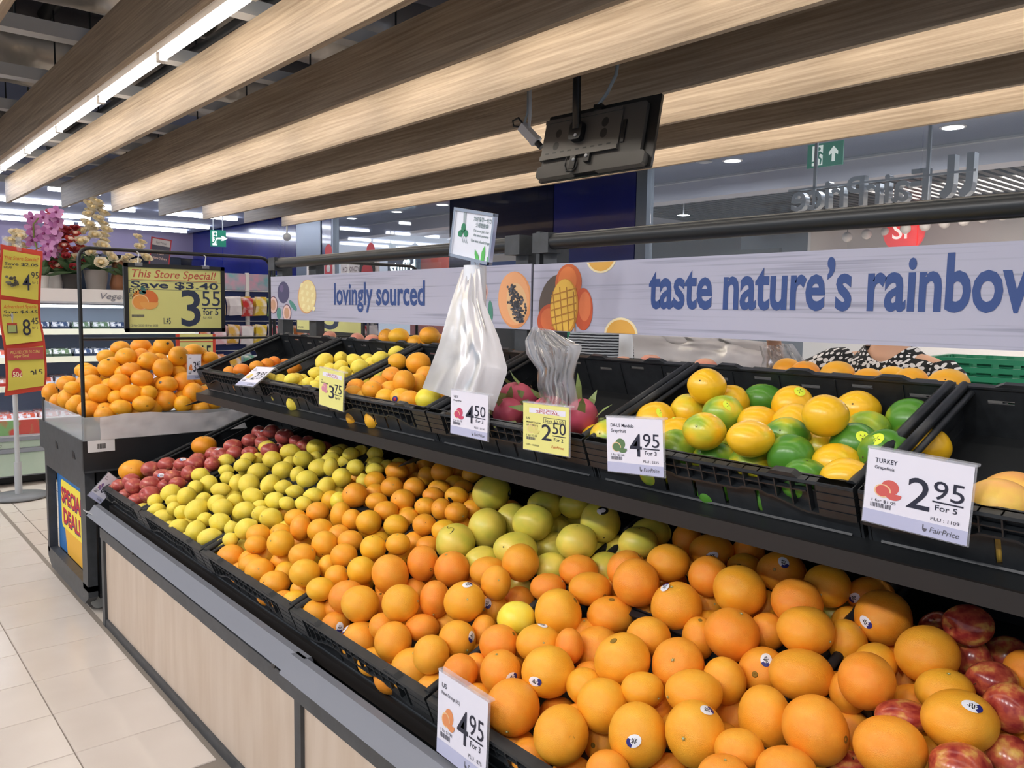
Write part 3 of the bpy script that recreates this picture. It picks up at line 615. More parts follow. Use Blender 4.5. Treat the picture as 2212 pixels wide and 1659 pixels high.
'UO': '''-23586 15054 12002 341 289;-22372 15101 12020 415 367;-21027 13668 11574 339 374;-22676 14257 11594 325 325;-21195 14280 11471 324 330;-21432 14761 11725 328 279;-21787 12990 11300 320 290;-23339 13334 11226 325 286
-22572 13695 11368 325 290;-21662 13579 11280 327 288;-21069 13048 11104 325 288;-22267 13071 10992 330 280;-22847 12944 11068 325 280;-20456 13192 11152 325 300;-19876 13131 11142 325 291;-22293 13338 10467 360 342
-21424 14018 10912 360 342;-22704 13818 10630 360 342;-21168 15369 11379 360 342;-19431 13879 10845 360 342;-20492 13198 10380 360 342;-21602 13010 10398 360 342;-23670 13205 10646 360 342;-20455 14940 11306 360 342
-19468 13176 10553 360 342;-21681 14880 11171 360 342;-22871 13087 10309 360 342''',
'UG': '''-19238 13331 11212 374 349''',
'M': '''-10534 14612 12230 414 391 0.3;-11043 14691 11587 437 414 0.5;-10392 15258 11824 433 413 0.4;-9941 14365 11716 425 382 0.7;-9962 15907 11904 444 372 0.9;-8907 15348 11935 433 415 0.2;-9255 14641 11579 436 356 0.2;-8488 14736 11630 438 419
-7452 14000 11969 413 382;-7699 15713 11941 440 380 0.1;-9368 12970 11529 413 368 0.5;-9924 13936 11081 446 378 0.6;-8372 13024 11510 434 339 0.3;-8226 14016 11511 427 345 0.8;-7807 13456 11213 430 415 1;-7808 14601 11248 447 379 0.4
-9414 13383 10901 443 377 0.8;-8604 13444 10929 445 383 0.6;-7016 13674 11155 437 381 0.3;-6490 12954 11092 425 341;-7218 15194 11580 447 422 0.7;-6348 14050 11413 433 433 0.9;-11442 14015 11428 433 413;-12160 14314 11303 444 383 0.9
-10704 13838 11173 441 417;-10180 13168 11026 435 423 0.8;-7239 12978 10915 434 382 1;-11886 12990 11051 411 430 0.7;-7068 14412 11440 437 411 0.9;-6675 15745 11840 446 419 1;-7511 13580 10578 360 342;-10279 14828 11064 360 342
-11977 13618 10572 360 342;-11748 14277 10761 360 342;-6295 13640 10719 360 342;-10133 13585 10509 360 342;-9187 13162 10327 360 342;-10582 13048 10543 360 342;-8078 13154 10485 360 342;-6025 15047 11464 360 342
-11231 13888 10665 360 342;-12712 13507 10888 360 342;-6896 13360 10458 360 342;-8133 13831 10715 360 342;-7452 14094 11011 360 342;-6601 15350 11270 360 342;-9574 14425 10904 360 342''',
'G': '''-4168 12987 11087 458 377;-4247 13780 11091 476 382;-3656 13261 10672 360 342;-4913 13605 10656 360 342;-4283 13219 10461 360 342;-3906 13936 10626 360 342''',
'BO': '''-27157 17400 12723 421 329;-28624 17758 12639 342 355;-25011 17365 12839 385 332;-25904 17967 12660 359 327;-26495 17774 12507 355 295;-27367 17962 12440 359 292;-25266 17910 12553 337 357;-10618 17968 12415 357 339
-10013 17749 12419 352 313;-9133 17600 12485 378 295;-8417 17596 12366 349 297;-8147 18158 12382 360 318;-7491 17592 12437 354 299;-6746 17600 12434 412 321''',
'BP': '''-34358 17738 12528 296 239;-33454 17740 12506 296 247;-30993 17749 12508 295 237;-29489 17600 12485 315 245;-15611 17600 12314 303 236;-14591 17600 12402 319 249;-12765 17600 12385 340 265''',
}
# ================================================================== fruit
def citrus(name, c, c2, rough=.38, bs=46, bump=.22, rand=.012, sss=.06, nscale=1.3):
    return mat(name, c, rough, c2=c2, nscale=nscale, bump=bump, bscale=bs, rand=rand, sss=sss)
M_NAV = citrus('navel_skin', 'f59c26', 'f8ac36', .36, 40, .25)
M_ORA = citrus('orange_skin', 'f7a824', 'f7b434', .42, 48, .15, .014)
M_END = citrus('bin_orange_skin', 'f39f18', 'f5ac2a', .40, 48, .15, .010)
M_LEM = citrus('lemon_skin', 'f6dc48', 'f7e260', .42, 26, .22, .004)
M_TAN = citrus('tangerine_skin', 'f28c1c', 'f39a30', .36, 30, .22)
M_SPO = citrus('grapefruit_skin', 'f2c55a', 'f0b060', .4, 40, .1)
M_PEA = mat('peach_skin', 'e08a78', .6, c2='d9a58a', nscale=1.6, rand=.012)
def blush(name, c, c2, c3, rough=.28, ramp=(.38, .5, .66), ns=1.6):
    m = bpy.data.materials.new(name); m.use_nodes = True; nt = m.node_tree; b = nt.nodes['Principled BSDF']; N = nt.nodes.new; L = nt.links.new
    tc = N('ShaderNodeTexCoord'); oi = N('ShaderNodeObjectInfo'); ad = N('ShaderNodeVectorMath'); ad.operation = 'ADD'
    cm = N('ShaderNodeCombineXYZ'); ml = N('ShaderNodeMath'); ml.operation = 'MULTIPLY'; ml.inputs[1].default_value = 40
    L(oi.outputs['Random'], ml.inputs[0]); L(ml.outputs[0], cm.inputs[0]); L(ml.outputs[0], cm.inputs[1])
    L(tc.outputs['Object'], ad.inputs[0]); L(cm.outputs[0], ad.inputs[1])
    nz = N('ShaderNodeTexNoise'); nz.inputs['Scale'].default_value = ns; nz.inputs['Detail'].default_value = 4; L(ad.outputs[0], nz.inputs[0])
    rp = N('ShaderNodeValToRGB'); E = rp.color_ramp.elements; E[0].position = ramp[0]; E[0].color = lin(c); E[1].position = ramp[2]; E[1].color = lin(c3); q = E.new(ramp[1]); q.color = lin(c2)
    L(nz.outputs[0], rp.inputs[0]); L(rp.outputs[0], b.inputs['Base Color']); b.inputs['Roughness'].default_value = rough
    return m
M_APP = blush('apple_skin', 'b04a44', 'bf5f52', 'dfa070', .32, (.42, .58, .74))
M_RED = blush('red_apple_skin', '8f2e2c', 'b8553c', 'dcae5a', .2, (.36, .52, .70))
M_POM = blush('pomelo_skin', 'c9c44c', 'dccb50', 'e8cf58', .36, (.34, .5, .66), 1.0)
M_YEL = citrus('yellow_stray_skin', 'f4dd3c', 'f6e45a', .34, 40, .1, .004)
# half green grapefruit: the share of green is a property of each fruit
def m_mandelo():
    m = bpy.data.materials.new('green_gold_skin'); m.use_nodes = True; nt = m.node_tree; b = nt.nodes['Principled BSDF']; N = nt.nodes.new; L = nt.links.new
    tc = N('ShaderNodeTexCoord'); oi = N('ShaderNodeObjectInfo'); at_ = N('ShaderNodeAttribute'); at_.attribute_type = 'OBJECT'; at_.attribute_name = 'green'
    sx = N('ShaderNodeVectorMath'); sx.operation = 'ADD'; cm = N('ShaderNodeCombineXYZ'); ml = N('ShaderNodeMath'); ml.operation = 'MULTIPLY'; ml.inputs[1].default_value = 37
    L(oi.outputs['Random'], ml.inputs[0]); L(ml.outputs[0], cm.inputs[0]); L(ml.outputs[0], cm.inputs[2]); L(tc.outputs['Object'], sx.inputs[0]); L(cm.outputs[0], sx.inputs[1])
    nz = N('ShaderNodeTexNoise'); nz.inputs['Scale'].default_value = .75; nz.inputs['Detail'].default_value = 1.5; L(sx.outputs[0], nz.inputs[0])
    a = N('ShaderNodeMath'); a.operation = 'SUBTRACT'; a.inputs[1].default_value = .5
    sc_ = N('ShaderNodeMath'); sc_.operation = 'MULTIPLY'; sc_.inputs[1].default_value = .9; L(at_.outputs['Fac'], sc_.inputs[0])
    L(sc_.outputs[0], a.inputs[0]); d = N('ShaderNodeMath'); d.operation = 'ADD'; L(nz.outputs[0], d.inputs[0]); L(a.outputs[0], d.inputs[1])
    rp = N('ShaderNodeValToRGB'); E = rp.color_ramp.elements; E[0].position = .36; E[0].color = lin('f2bd22'); E[1].position = .78; E[1].color = lin('4f8a2c'); q = E.new(.5); q.color = lin('dcc62e'); q = E.new(.62); q.color = lin('9db83a')
    L(d.outputs[0], rp.inputs[0]); L(rp.outputs[0], b.inputs['Base Color']); b.inputs['Roughness'].default_value = .27
    n2 = N('ShaderNodeTexNoise'); n2.inputs['Scale'].default_value = 30; L(tc.outputs['Object'], n2.inputs[0]); bp = N('ShaderNodeBump'); bp.inputs['Strength'].default_value = .06; L(n2.outputs[0], bp.inputs['Height']); L(bp.outputs[0], b.inputs['Normal'])
    return m
M_MAN = m_mandelo()
STEM = mat('stem_green', '7c8a45', .7); STEMD = mat('stem_brown', '4a3d25', .8); NAVEL = mat('navel_brown', '8a6a1e', .8)
_bm = bmesh.new(); bmesh.ops.create_icosphere(_bm, subdivisions=4, radius=1)
_IV = [v.co.copy() for v in _bm.verts]; _IF = [[v.index for v in f.verts] for f in _bm.faces]; _bm.free()
def fruit_mesh(name, shape, pole, m, seed, wob=.03):
    """pole: direction of the stem; shape(c) -> radius factor, c = cosine from the stem"""
    p = Vector(pole).normalized(); o = Vector((seed * 3.1, seed, 0)); v = []
    for d in _IV:
        c = d.dot(p); r, sh = shape(c)
        q = d * r; q = q + p * sh
        q *= 1 + wob * mnoise.noise(d * 1.1 + o)
        v.append(q)
    me = bpy.data.meshes.new(name); me.from_pydata(v, [], _IF); me.materials.append(m)
    me.polygons.foreach_set('use_smooth', [True] * len(_IF)); me.update()
    me['px'] = p.x; me['py'] = p.y; me['pz'] = p.z
    return me
def sh_orange(c):
    return (1 - .035 * math.exp(-(1 - c) * 90) - .02 * max(0, c) ** 6, 0)
def sh_apple(c):
    d = math.acos(max(-1, min(1, c)))
    return (1 - .22 * math.exp(-(d / .33) ** 2) - .10 * math.exp(-((PI - d) / .3) ** 2) + .05 * c, 0)
def sh_pear(c):
    return (1 + .07 * max(0, c) ** 2 - .03 * math.exp(-(1 - c) * 60), 0)
def sh_lemon(c):
    k = 1 / math.sqrt((c * c) / 1.22 ** 2 + (1 - c * c))
    return (k + .17 * math.exp(-(1 - c) * 42) + .09 * math.exp(-(1 + c) * 60), 0)
POLES = [(.2, .35, .9), (-.5, .3, .75), (.6, -.2, .7), (0, .95, .3), (-.9, -.1, .2), (.3, -.9, .1), (.1, .1, -1), (-.3, .5, -.8), (.8, .5, .2), (0, -.6, .75)]
def variants(name, shape, m, n=10, wob=.03): return [fruit_mesh(name, shape, POLES[i % 10], m, i + 1, wob) for i in range(n)]
V = {'N': variants('navel', sh_orange, M_NAV), 'O': variants('orange', sh_orange, M_ORA, wob=.02), 'E': variants('bin_orange', sh_orange, M_END), 'A': variants('apple', sh_apple, M_APP), 'R': variants('red_apple', sh_apple, M_RED, wob=.05),
     'P': variants('pomelo', sh_pear, M_POM, wob=.06), 'M': variants('mandelo', sh_pear, M_MAN, wob=.05), 'Y': variants('yellow_citrus', sh_orange, M_YEL), 'US': variants('tangerine', sh_orange, M_TAN), 'G': variants('grapefruit', sh_pear, M_SPO), 'BP': variants('peach', sh_apple, M_PEA)}
V['S'] = V['E']; V['UO'] = V['O']; V['BO'] = V['O']; V['UG'] = V['Y']
LV = [fruit_mesh('lemon', sh_lemon, p, M_LEM, i, .04) for i, p in enumerate([(1, 0, 0), (-1, .1, .2), (1, .1, -.25), (-1, 0, -.2)])]
LVZ = [fruit_mesh('lemon', sh_lemon, p, M_LEM, i + 5, .04) for i, p in enumerate([(.35, .3, .9), (-.4, .3, .85), (.2, -.5, .85), (-.3, -.3, -.9), (.5, .5, -.7)])]
# stem button on a fruit, in the fruit's own unit space
def button(kind):
    b = B()
    if kind == 'stem':
        for k in range(6):
            t = k * PI / 3; b.add([(0, 0, .03), (.05 * math.cos(t - .3), .05 * math.sin(t - .3), .005), (.10 * math.cos(t), .10 * math.sin(t), 0), (.05 * math.cos(t + .3), .05 * math.sin(t + .3), .005)], [(0, 1, 2, 3)], STEM)
        b.lathe([(.04, 0), (.035, .035), (.0, .04)], mat('stem_pale', 'c3c39a', .7), 8)
    elif kind == 'navel':
        b.lathe([(.13, -.004), (.10, .012), (.055, .004), (.0, -.01)], NAVEL, 14)
    else:
        b.lathe([(.045, 0), (.03, .012), (0, .008)], STEMD, 8)
    return b.mesh(kind)
BT = {k: button(k) for k in ('stem', 'navel', 'scar')}
BT['apple'] = B().tube([(0, 0, -.02), (.02, 0, .08), (.05, 0, .16)], .018, STEMD, 6).mesh('stem')
NAME = {'N': 'navel_orange', 'O': 'orange', 'E': 'orange', 'A': 'apple', 'R': 'red_apple', 'P': 'pomelo', 'M': 'green_gold_grapefruit', 'Y': 'yellow_grapefruit', 'US': 'tangerine', 'G': 'pale_grapefruit', 'BP': 'peach', 'S': 'orange', 'UO': 'orange', 'BO': 'orange', 'UG': 'yellow_grapefruit', 'L': 'lemon', 'UL': 'lemon'}
CAT = {'N': 'orange', 'O': 'orange', 'E': 'orange', 'A': 'apple', 'R': 'apple', 'P': 'pomelo', 'M': 'grapefruit', 'Y': 'grapefruit', 'US': 'tangerine', 'G': 'grapefruit', 'BP': 'peach', 'S': 'orange', 'UO': 'orange', 'BO': 'orange', 'UG': 'grapefruit', 'L': 'lemon', 'UL': 'lemon'}
LAB = {'N': 'large navel orange in the big foreground heap of the lower crates', 'O': 'medium orange in the lower heap between the lemons and the navel oranges', 'E': 'orange heaped in the end bin under the yellow hanging sign',
       'A': 'small red apple in the farthest lower crate beside the lemons', 'R': 'glossy red and yellow apple at the lower right corner beside navel oranges', 'P': 'big yellow green pomelo under the upper shelf behind the navel oranges',
       'M': 'green and gold grapefruit in the full upper crate behind its price card', 'US': 'small tangerine in the nearly empty far left upper crate', 'G': 'pale yellow grapefruit right of the big price card', 'BP': 'pinkish red peach peeping over the upper crates from the far side',
       'UO': 'orange in the upper crate left of the hanging plastic bags', 'BO': 'orange peeping over the upper crates from the far side', 'L': 'yellow lemon in the lower heap between the apples and the oranges', 'UL': 'yellow lemon in the upper crate beside the tangerine crate'}
GRP = {'N': 'navel oranges in the foreground heap', 'O': 'medium oranges in the lower heap', 'E': 'oranges in the end bin', 'A': 'apples in the lower crate', 'R': 'red apples at the lower right', 'P': 'pomelos under the shelf', 'M': 'green and gold grapefruit in the upper crate',
       'US': 'tangerines in the upper crate', 'G': 'pale grapefruit at the right', 'BP': 'peaches on the far side', 'UO': 'oranges in the upper crate', 'BO': 'oranges on the far side', 'L': 'lemons in the lower heap', 'UL': 'lemons in the upper crate'}
SPECIAL = {('S', 0): 'single large orange lying on the apples near their price card', ('S', 1): 'single orange lying at the back of the apples against the black bin', ('Y', 0): 'small green yellow citrus showing deep between the medium oranges', ('Y', 1): 'bright yellow grapefruit lying alone among the navel oranges', ('Y', 2): 'pale yellow citrus tucked beside the lemons among the oranges', ('UG', 0): 'yellow green grapefruit at the corner of the upper orange crate below the plastic bag'}
RC3 = RC
fruits = []
fr = random.Random(11)
for k, s in FRUIT.items():
    for i, e_ in enumerate(s.replace('\n', ';').split(';')):
        q = [float(t) for t in e_.split()]; x, y, z, ra, rb = [t * 1e-4 for t in q[:5]]; ex = q[5] if len(q) > 5 else 0
        ra, rb = (ra * 1.10, rb * 1.10) if k == 'E' else (ra, rb); rot = RC3.copy(); sc_v = (ra, rb, (ra + rb) / 2)
        if k in ('L', 'UL'):
            if k == 'UL' and not ex: ex = fr.choice((0, 15, -20, 30))
            vert = abs(ex) >= 70 and rb >= ra * .9
            lo, sh = (rb, ra) if vert else (ra, rb)
            ang = PI / 2 + math.radians(fr.uniform(-12, 12)) if vert else -math.radians(ex)
            rt = lo / sh
            if rt < 1.13:
                me = fr.choice(LVZ); sc_v = (ra / 1.02, rb / 1.02, (ra + rb) / 2.05)
            else:
                me = fr.choice(LV); sc_v = (lo / 1.32, sh, sh)
                rot = RC3 @ Matrix.Rotation(ang, 3, 'Z')
        else:
            me = fr.choice(V[k])
            if k in ('A', 'R', 'N', 'P') and abs(ra - rb) < .12 * ra:
                rot = RC3 @ Matrix.Rotation(fr.uniform(-.5, .5), 3, 'Z')
        o = mesh_obj(NAME[k], me)
        o.matrix_world = Matrix.Translation((x, y, z)) @ rot.to_4x4() @ Matrix.Diagonal(sc_v + (1,))
        tag(o, SPECIAL.get((k, i), LAB.get(k)), CAT[k], None if (k, i) in SPECIAL else GRP.get(k))
        if k == 'M': o['green'] = ex if i < 30 else fr.random()
        fruits.append((o, k, Vector((x, y, z)), (ra + rb) / 2))
        p = Vector((me['px'], me['py'], me['pz']))
        if p.z > .05 and k in ('N', 'O', 'E', 'S', 'M', 'UO', 'P', 'G', 'BO', 'A', 'R'):
            kind = 'apple' if k in 'AR' else ('scar' if k in 'PG' else fr.choice(('stem', 'stem', 'navel')) if k in ('N', 'E') else fr.choice(('stem', 'scar')))
            rad = .80 if k in 'AR' else .955 if k in ('N', 'O', 'E', 'S', 'UO', 'BO') else 1.03
            c = mesh_obj('stem' if kind in ('apple', 'stem') else 'navel' if kind == 'navel' else 'stem_scar', BT[kind], o)
            c.rotation_mode = 'QUATERNION'; c.rotation_quaternion = p.to_track_quat('Z', 'Y'); c.location = p * rad
        if k in ('L', 'UL') and me in LVZ and p.z > 0:
            c = mesh_obj('stem_scar', BT['scar'], o); c.rotation_mode = 'QUATERNION'; c.rotation_quaternion = p.to_track_quat('Z', 'Y'); c.location = p * 1.38
# little stickers where the photograph shows them
SW = mat('sticker_white', 'eeeef4', .35); SN = mat('sticker_navy', '2d2f7a', .35); SK = mat('sticker_black', '20231f', .35); SY = mat('sticker_yellow', 'dff03e', .35); SB = mat('sticker_blue', '7fa9dc', .35); SP = mat('sticker_purple', '4a2a6a', .35)
def sticker(X, Y, kinds, a, b, style):
    d = (RC @ Vector((X - 1106, 829.5 - Y, -1750))).normalized(); best = None
    for o, k, c, r in fruits:
        if k not in kinds: continue
        oc = c - CAM; t = oc.dot(d); q = (oc - d * t).length
        if q < r * .99:
            h = t - math.sqrt(r * r - q * q)
            if best is None or h < best[0]: best = (h, o)
    if not best: return
    o = best[1]; h = CAM + d * best[0]; l = (o.matrix_world.inverted() @ h).normalized()
    t1 = l.orthogonal().normalized() if abs(l.y) > .9 else l.cross(Vector((0, 1, 0))).normalized(); t2 = l.cross(t1)
    an = fr.uniform(0, PI); u = t1 * math.cos(an) + t2 * math.sin(an); w_ = l.cross(u)
    R_ = sum(o.scale) / 3; B_ = B(); v = [l]; f = []; n = 20
    for ring in (.5, 1):
        for i in range(n): v.append((l + u * (a / R_ * ring * math.cos(2 * PI * i / n)) + w_ * (b / R_ * ring * math.sin(2 * PI * i / n))).normalized())
    v = [p * 1.022 for p in v]
    m1, m2, m3 = {'w': (SW, SN, SK), 'k': (SK, SW, SW), 'y': (SY, SY, STEMD), 'b': (SW, SB, SB), 'p': (SN, SP, RED), 'd': (SK, SK, SW)}[style]
    def mm(i):
        t = math.cos(2 * PI * (i + .5) / n); return m2 if t > .55 else m1
    for i in range(n):
        j = (i + 1) % n; B_.add([v[0], v[1 + i], v[1 + j]], [(0, 1, 2)], m3 if style in 'pk' or (style in 'wy' and i % 5 == 0) else m1); B_.add([v[1 + i], v[1 + n + i], v[1 + n + j], v[1 + j]], [(0, 1, 2, 3)], mm(i))
    for s_ in ([(-.3, -.2), (-.08, .0), (.12, .2)] if style in 'wb' else []):
        pts = [(l + u * (a / R_ * ox) + w_ * (b / R_ * oy)).normalized() * 1.026 for ox, oy in ((s_[0], -.35), (s_[0] + .1, -.35), (s_[0] + .1, .35), (s_[0], .35))]
        B_.add(pts, [(0, 1, 2, 3)], SK)
    st = B_.obj('sticker', o); st['label'] = {'w': 'white and navy fruit sticker', 'k': 'black oval fruit sticker', 'y': 'yellow oval fruit sticker', 'b': 'pale blue fruit sticker', 'p': 'purple oval fruit sticker', 'd': 'small black fruit sticker'}[style]
for X, Y in ((734, 1355), (744, 1360), (1053, 1303), (1019, 1375), (1156, 1472), (1106, 1464), (1173, 1346), (1436, 1267), (1369, 1601), (1527, 1535), (1655, 1425), (1870, 1344), (1848, 1291), (1693, 1214), (2102, 1524), (1538, 1201), (1010, 1262)): sticker(X, Y, ('N',), .0135, .0095, 'w')
for X, Y in ((969, 1147), (1302, 1103), (1130, 1261), (1100, 1065)): sticker(X, Y, ('P',), .015, .011, 'k')
for X, Y in ((1465, 902), (1575, 875), (1728, 845), (1690, 925), (1865, 944), (1894, 948), (1429, 891)): sticker(X, Y, ('M',), .0135, .0115, 'y')
for X, Y in ((375, 1005), (348, 1027), (341, 1050), (267, 1071), (395, 991), (471, 968), (563, 930)): sticker(X, Y, ('A',), .013, .010, 'b')
for X, Y in ((362, 742), (234, 777), (346, 826), (128, 843)): sticker(X, Y, ('E',), .008, .006, 'd')
sticker(853, 862, ('UO',), .011, .009, 'p'); sticker(973, 1080, ('O',), .011, .006, 'd'); sticker(374, 1110, ('L',), .008, .006, 'd')
# ================================================================== banners, rails and cards
BAN = bpy.data.materials.new('banner_print'); BAN.use_nodes = True
_n = BAN.node_tree; _b = _n.nodes['Principled BSDF']; _c = _n.nodes.new('ShaderNodeTexCoord'); _m = _n.nodes.new('ShaderNodeMapping'); _z = _n.nodes.new('ShaderNodeTexNoise'); _r = _n.nodes.new('ShaderNodeValToRGB')
_m.inputs['Scale'].default_value = (1.6, 90, 1); _z.inputs['Scale'].default_value = 1; _z.inputs['Detail'].default_value = 5
_r.color_ramp.elements[0].position = .30; _r.color_ramp.elements[0].color = lin('8f90a4'); _r.color_ramp.elements[1].position = .46; _r.color_ramp.elements[1].color = lin('b3b3c6')
for a, c in ((_c.outputs['Object'], _m.inputs[0]), (_m.outputs[0], _z.inputs[0]), (_z.outputs[0], _r.inputs[0]), (_r.outputs[0], _b.inputs['Base Color'])): _n.links.new(a, c)
_b.inputs['Roughness'].default_value = .45
BY = 1.70
def banner(name, X0, X1, z0, z1, label):
    r = empty(name, label, 'banner'); basis(r, (X0, BY, z0), (1, 0, 0), (0, 0, 1))
    b = B(); b.box((0, 0, -.006), (X1 - X0, z1 - z0, 0), BAN); b.obj('board', r)
    return r
bl_ = banner('banner', -3.805, -1.896, 1.322, 1.527, 'left pale grey banner printed lovingly sourced with fruit pictures')
br_ = banner('banner', -1.886, .75, 1.320, 1.524, "right pale grey banner printed taste nature's rainbow with mangoes")
def loc(root, X0, z0):
    def f(x, y):
        p = at(x, y, Y=BY); return p.x - X0, p.z - z0
    return f
fl_ = loc(bl_, -3.805, 1.322); fr_ = loc(br_, -1.886, 1.320)
WL, HL, WR, HR = 1.909, .205, 2.636, .204
def ell(root, f, name, cx, cy, rx, ry, m, z=.0008, rot=0, W=WL, Hh=HL, seg=28, a0=0, a1=2 * PI):
    """an oval print, cut at the banner's edges"""
    x, y = f(cx, cy); x2, _ = f(cx + rx, cy); _, y2 = f(cx, cy - ry); a, c = abs(x2 - x), abs(y2 - y)
    b = B(); pts = []
    for k in range(seg + 1):
        t = a0 + (a1 - a0) * k / seg; u, v = a * math.cos(t), c * math.sin(t)
        cr, sr = math.cos(rot), math.sin(rot)
        pts.append((min(max(x + u * cr - v * sr, .002), W - .002), min(max(y + u * sr + v * cr, .002), Hh - .002)))
    b.poly(pts, z, m); return b.obj(name, root)
INK = flat('2f4a86', .5)
def pr(c): return flat(c, .5)
# left banner prints
ell(bl_, fl_, 'plum_print', 612.4, 631.7, 12.7, 23.5, pr('4d4a6e')); ell(bl_, fl_, 'plum_print', 609, 623, 4, 8, pr('6d6088'), .0012)
for cx, cy in ((590.7, 658.8), (620, 676)):
    ell(bl_, fl_, 'passion_fruit_print', cx, cy, 9.5, 19, pr('6a4a62')); ell(bl_, fl_, 'passion_fruit_print', cx, cy, 8.4, 17, pr('e2c2bb'), .0012); ell(bl_, fl_, 'passion_fruit_print', cx, cy, 5.5, 12, pr('c89a7c'), .0016)
ell(bl_, fl_, 'leaf_print', 633, 660, 9, 6.5, pr('4f8f84'), rot=-.5); ell(bl_, fl_, 'leaf_print', 603, 677, 5, 13, pr('4f8f84'), rot=-.15)
ell(bl_, fl_, 'mango_print', 663, 641, 20.5, 36.5, pr('d9a87c'), rot=.22); ell(bl_, fl_, 'mango_print', 664, 640, 19, 34.5, pr('e8d69a'), .0012, rot=.22)
for i in range(3):
    for j in range(4): ell(bl_, fl_, 'mango_cube_print', 652 + 11 * i + j * 1.5, 616 + 15 * j + i * 3, 4, 5.5, pr('f0e4ae'), .0016, seg=4, rot=.4)
x, y = fl_(722, 657); x2, _ = fl_(918, 657)
text('banner_text', 'lovingly sourced', .128, bl_, x, y, .001, INK, bold=.022, fit=x2 - x)
ell(bl_, fl_, 'blood_orange_print', 1030, 631, 24, 33, pr('e7b7a6')); ell(bl_, fl_, 'blood_orange_print', 1030, 631, 21.5, 30, pr('a03a4a'), .0012)
ell(bl_, fl_, 'leaf_print', 1060, 672, 5, 23, pr('4c8b78'), rot=.12); ell(bl_, fl_, 'leaf_print', 1056, 704, 6, 6, pr('4c8b78'))
ell(bl_, fl_, 'papaya_print', 1112, 648, 37, 62, pr('e39a63'), rot=.22); ell(bl_, fl_, 'papaya_print', 1110, 645, 34, 58, pr('edab78'), .0012, rot=.22); ell(bl_, fl_, 'papaya_print', 1117, 655, 22, 45, pr('e8bd8a'), .0014, rot=.3)
sd = random.Random(5); b = B(); sdm = [pr('3b3b42'), pr('55565e'), pr('2b2b32')]
for i in range(170):
    u, v = sd.gauss(0, .45), sd.uniform(-1, 1); k = (1 - v * v) ** .5
    cx, cy = 1116 + u * 17 * k + v * 9, 656 + v * 40
    x, y = fl_(cx, cy)
    if 0 < y < HL - .004 and x < WL - .004: b.disc(x, y, .0055, .0045, .0018 + i * 2e-6, sdm[i % 3], 7)
tag(b.obj('seed_print', bl_), kind='stuff')
# right banner prints
def R(name, *a, **k): return ell(br_, fr_, name, *a, W=WR, Hh=HR, **k)
R('brown_leaf_print', 1196, 650, 30, 60, pr('5d5048'), rot=-.5)  # dark brown leaf oval printed behind the mangoes
R('mango_print', 1228, 612, 29, 42, pr('c9622f'), rot=-.3, z=.001); R('mango_print', 1226, 606, 20, 30, pr('dc7a3c'), rot=-.3, z=.0012)
R('mango_print', 1260, 668, 21, 46, pr('c9562f'), z=.0012, rot=.05); R('mango_print', 1264, 662, 13, 32, pr('de7847'), z=.0014)
R('mango_print', 1192, 694, 32, 38, pr('c2552f'), z=.0014); R('mango_print', 1186, 690, 18, 24, pr('d8703f'), z=.0016)
R('cut_mango_print', 1219, 665, 31, 63, pr('c98a2c'), z=.0018, rot=-.06); R('cut_mango_print', 1218, 663, 28, 60, pr('e6b84a'), z=.002, rot=-.06)
b = B()
for i in range(4):
    (xa, ya), (xb, yb) = fr_(1194 + 15 * i, 615 + abs(i - 1.5) * 10), fr_(1203 + 13 * i, 716); b.poly([(xa, max(ya, 0)), (xa + .004, ya), (xb + .004, max(yb, .001)), (xb, max(yb, .001))], .0024, pr('a66f26'))
for j in range(5):
    (xa, ya), (xb, yb) = fr_(1192, 640 + 16 * j), fr_(1246, 624 + 16 * j); b.poly([(xa, ya), (xb, yb), (xb, yb + .004), (xa, ya + .004)], .0026, pr('b57b2b'))
b.obj('mango_cut_print', br_)
for cx, cy, rr in ((1299, 556, 33), (1341, 724, 37)):
    R('orange_slice_print', cx, cy, rr, rr * 1.03, pr('efe0b4'), z=.001); R('orange_slice_print', cx, cy, rr * .87, rr * .9, pr('e0a94a'), z=.0014)
x, y = fr_(1401, 663.5); x2, _ = fr_(2172, 666)
text('banner_text', 'taste nature\u2019s rainbow', .158, br_, x, y, .001, INK, bold=.026, fit=(x2 - x) * 1.085)
# rails over the banners
def sp_rail(x0, x1, label):
    r = empty('sign_rail', label, 'rail')
    b = B().tube([(x0, BY - .01, 1.588), (x1, BY - .01, 1.588)], .024, mat('rail_black', '26292b', .35), 14); b.obj('tube', r)
    for xx in (x0 + .02, x1 - .02):
        b = B(); b.box((xx - .03, BY + .008, 1.13), (xx + .03, BY + .058, 1.61), DARK); b.obj('post', r)
        b = B(); b.box((xx - .035, BY - .035, 1.555), (xx + .035, BY + .02, 1.615), DARK); b.obj('clamp', r)
    return r
sp_rail(-3.74, -1.93, 'black tube rail with posts above the left banner'); sp_rail(-1.84, .72, 'black tube rail with posts above the right banner')
b = B(); b.box((-3.44, BY + .02, 1.15), (-3.37, BY + .06, 1.60), DARK); b.obj('back_post', sp)
b = B(); b.box((-1.885, BY + .008, 1.17), (-1.868, BY + .058, 1.625), DARK); b.obj('back_post', sp)
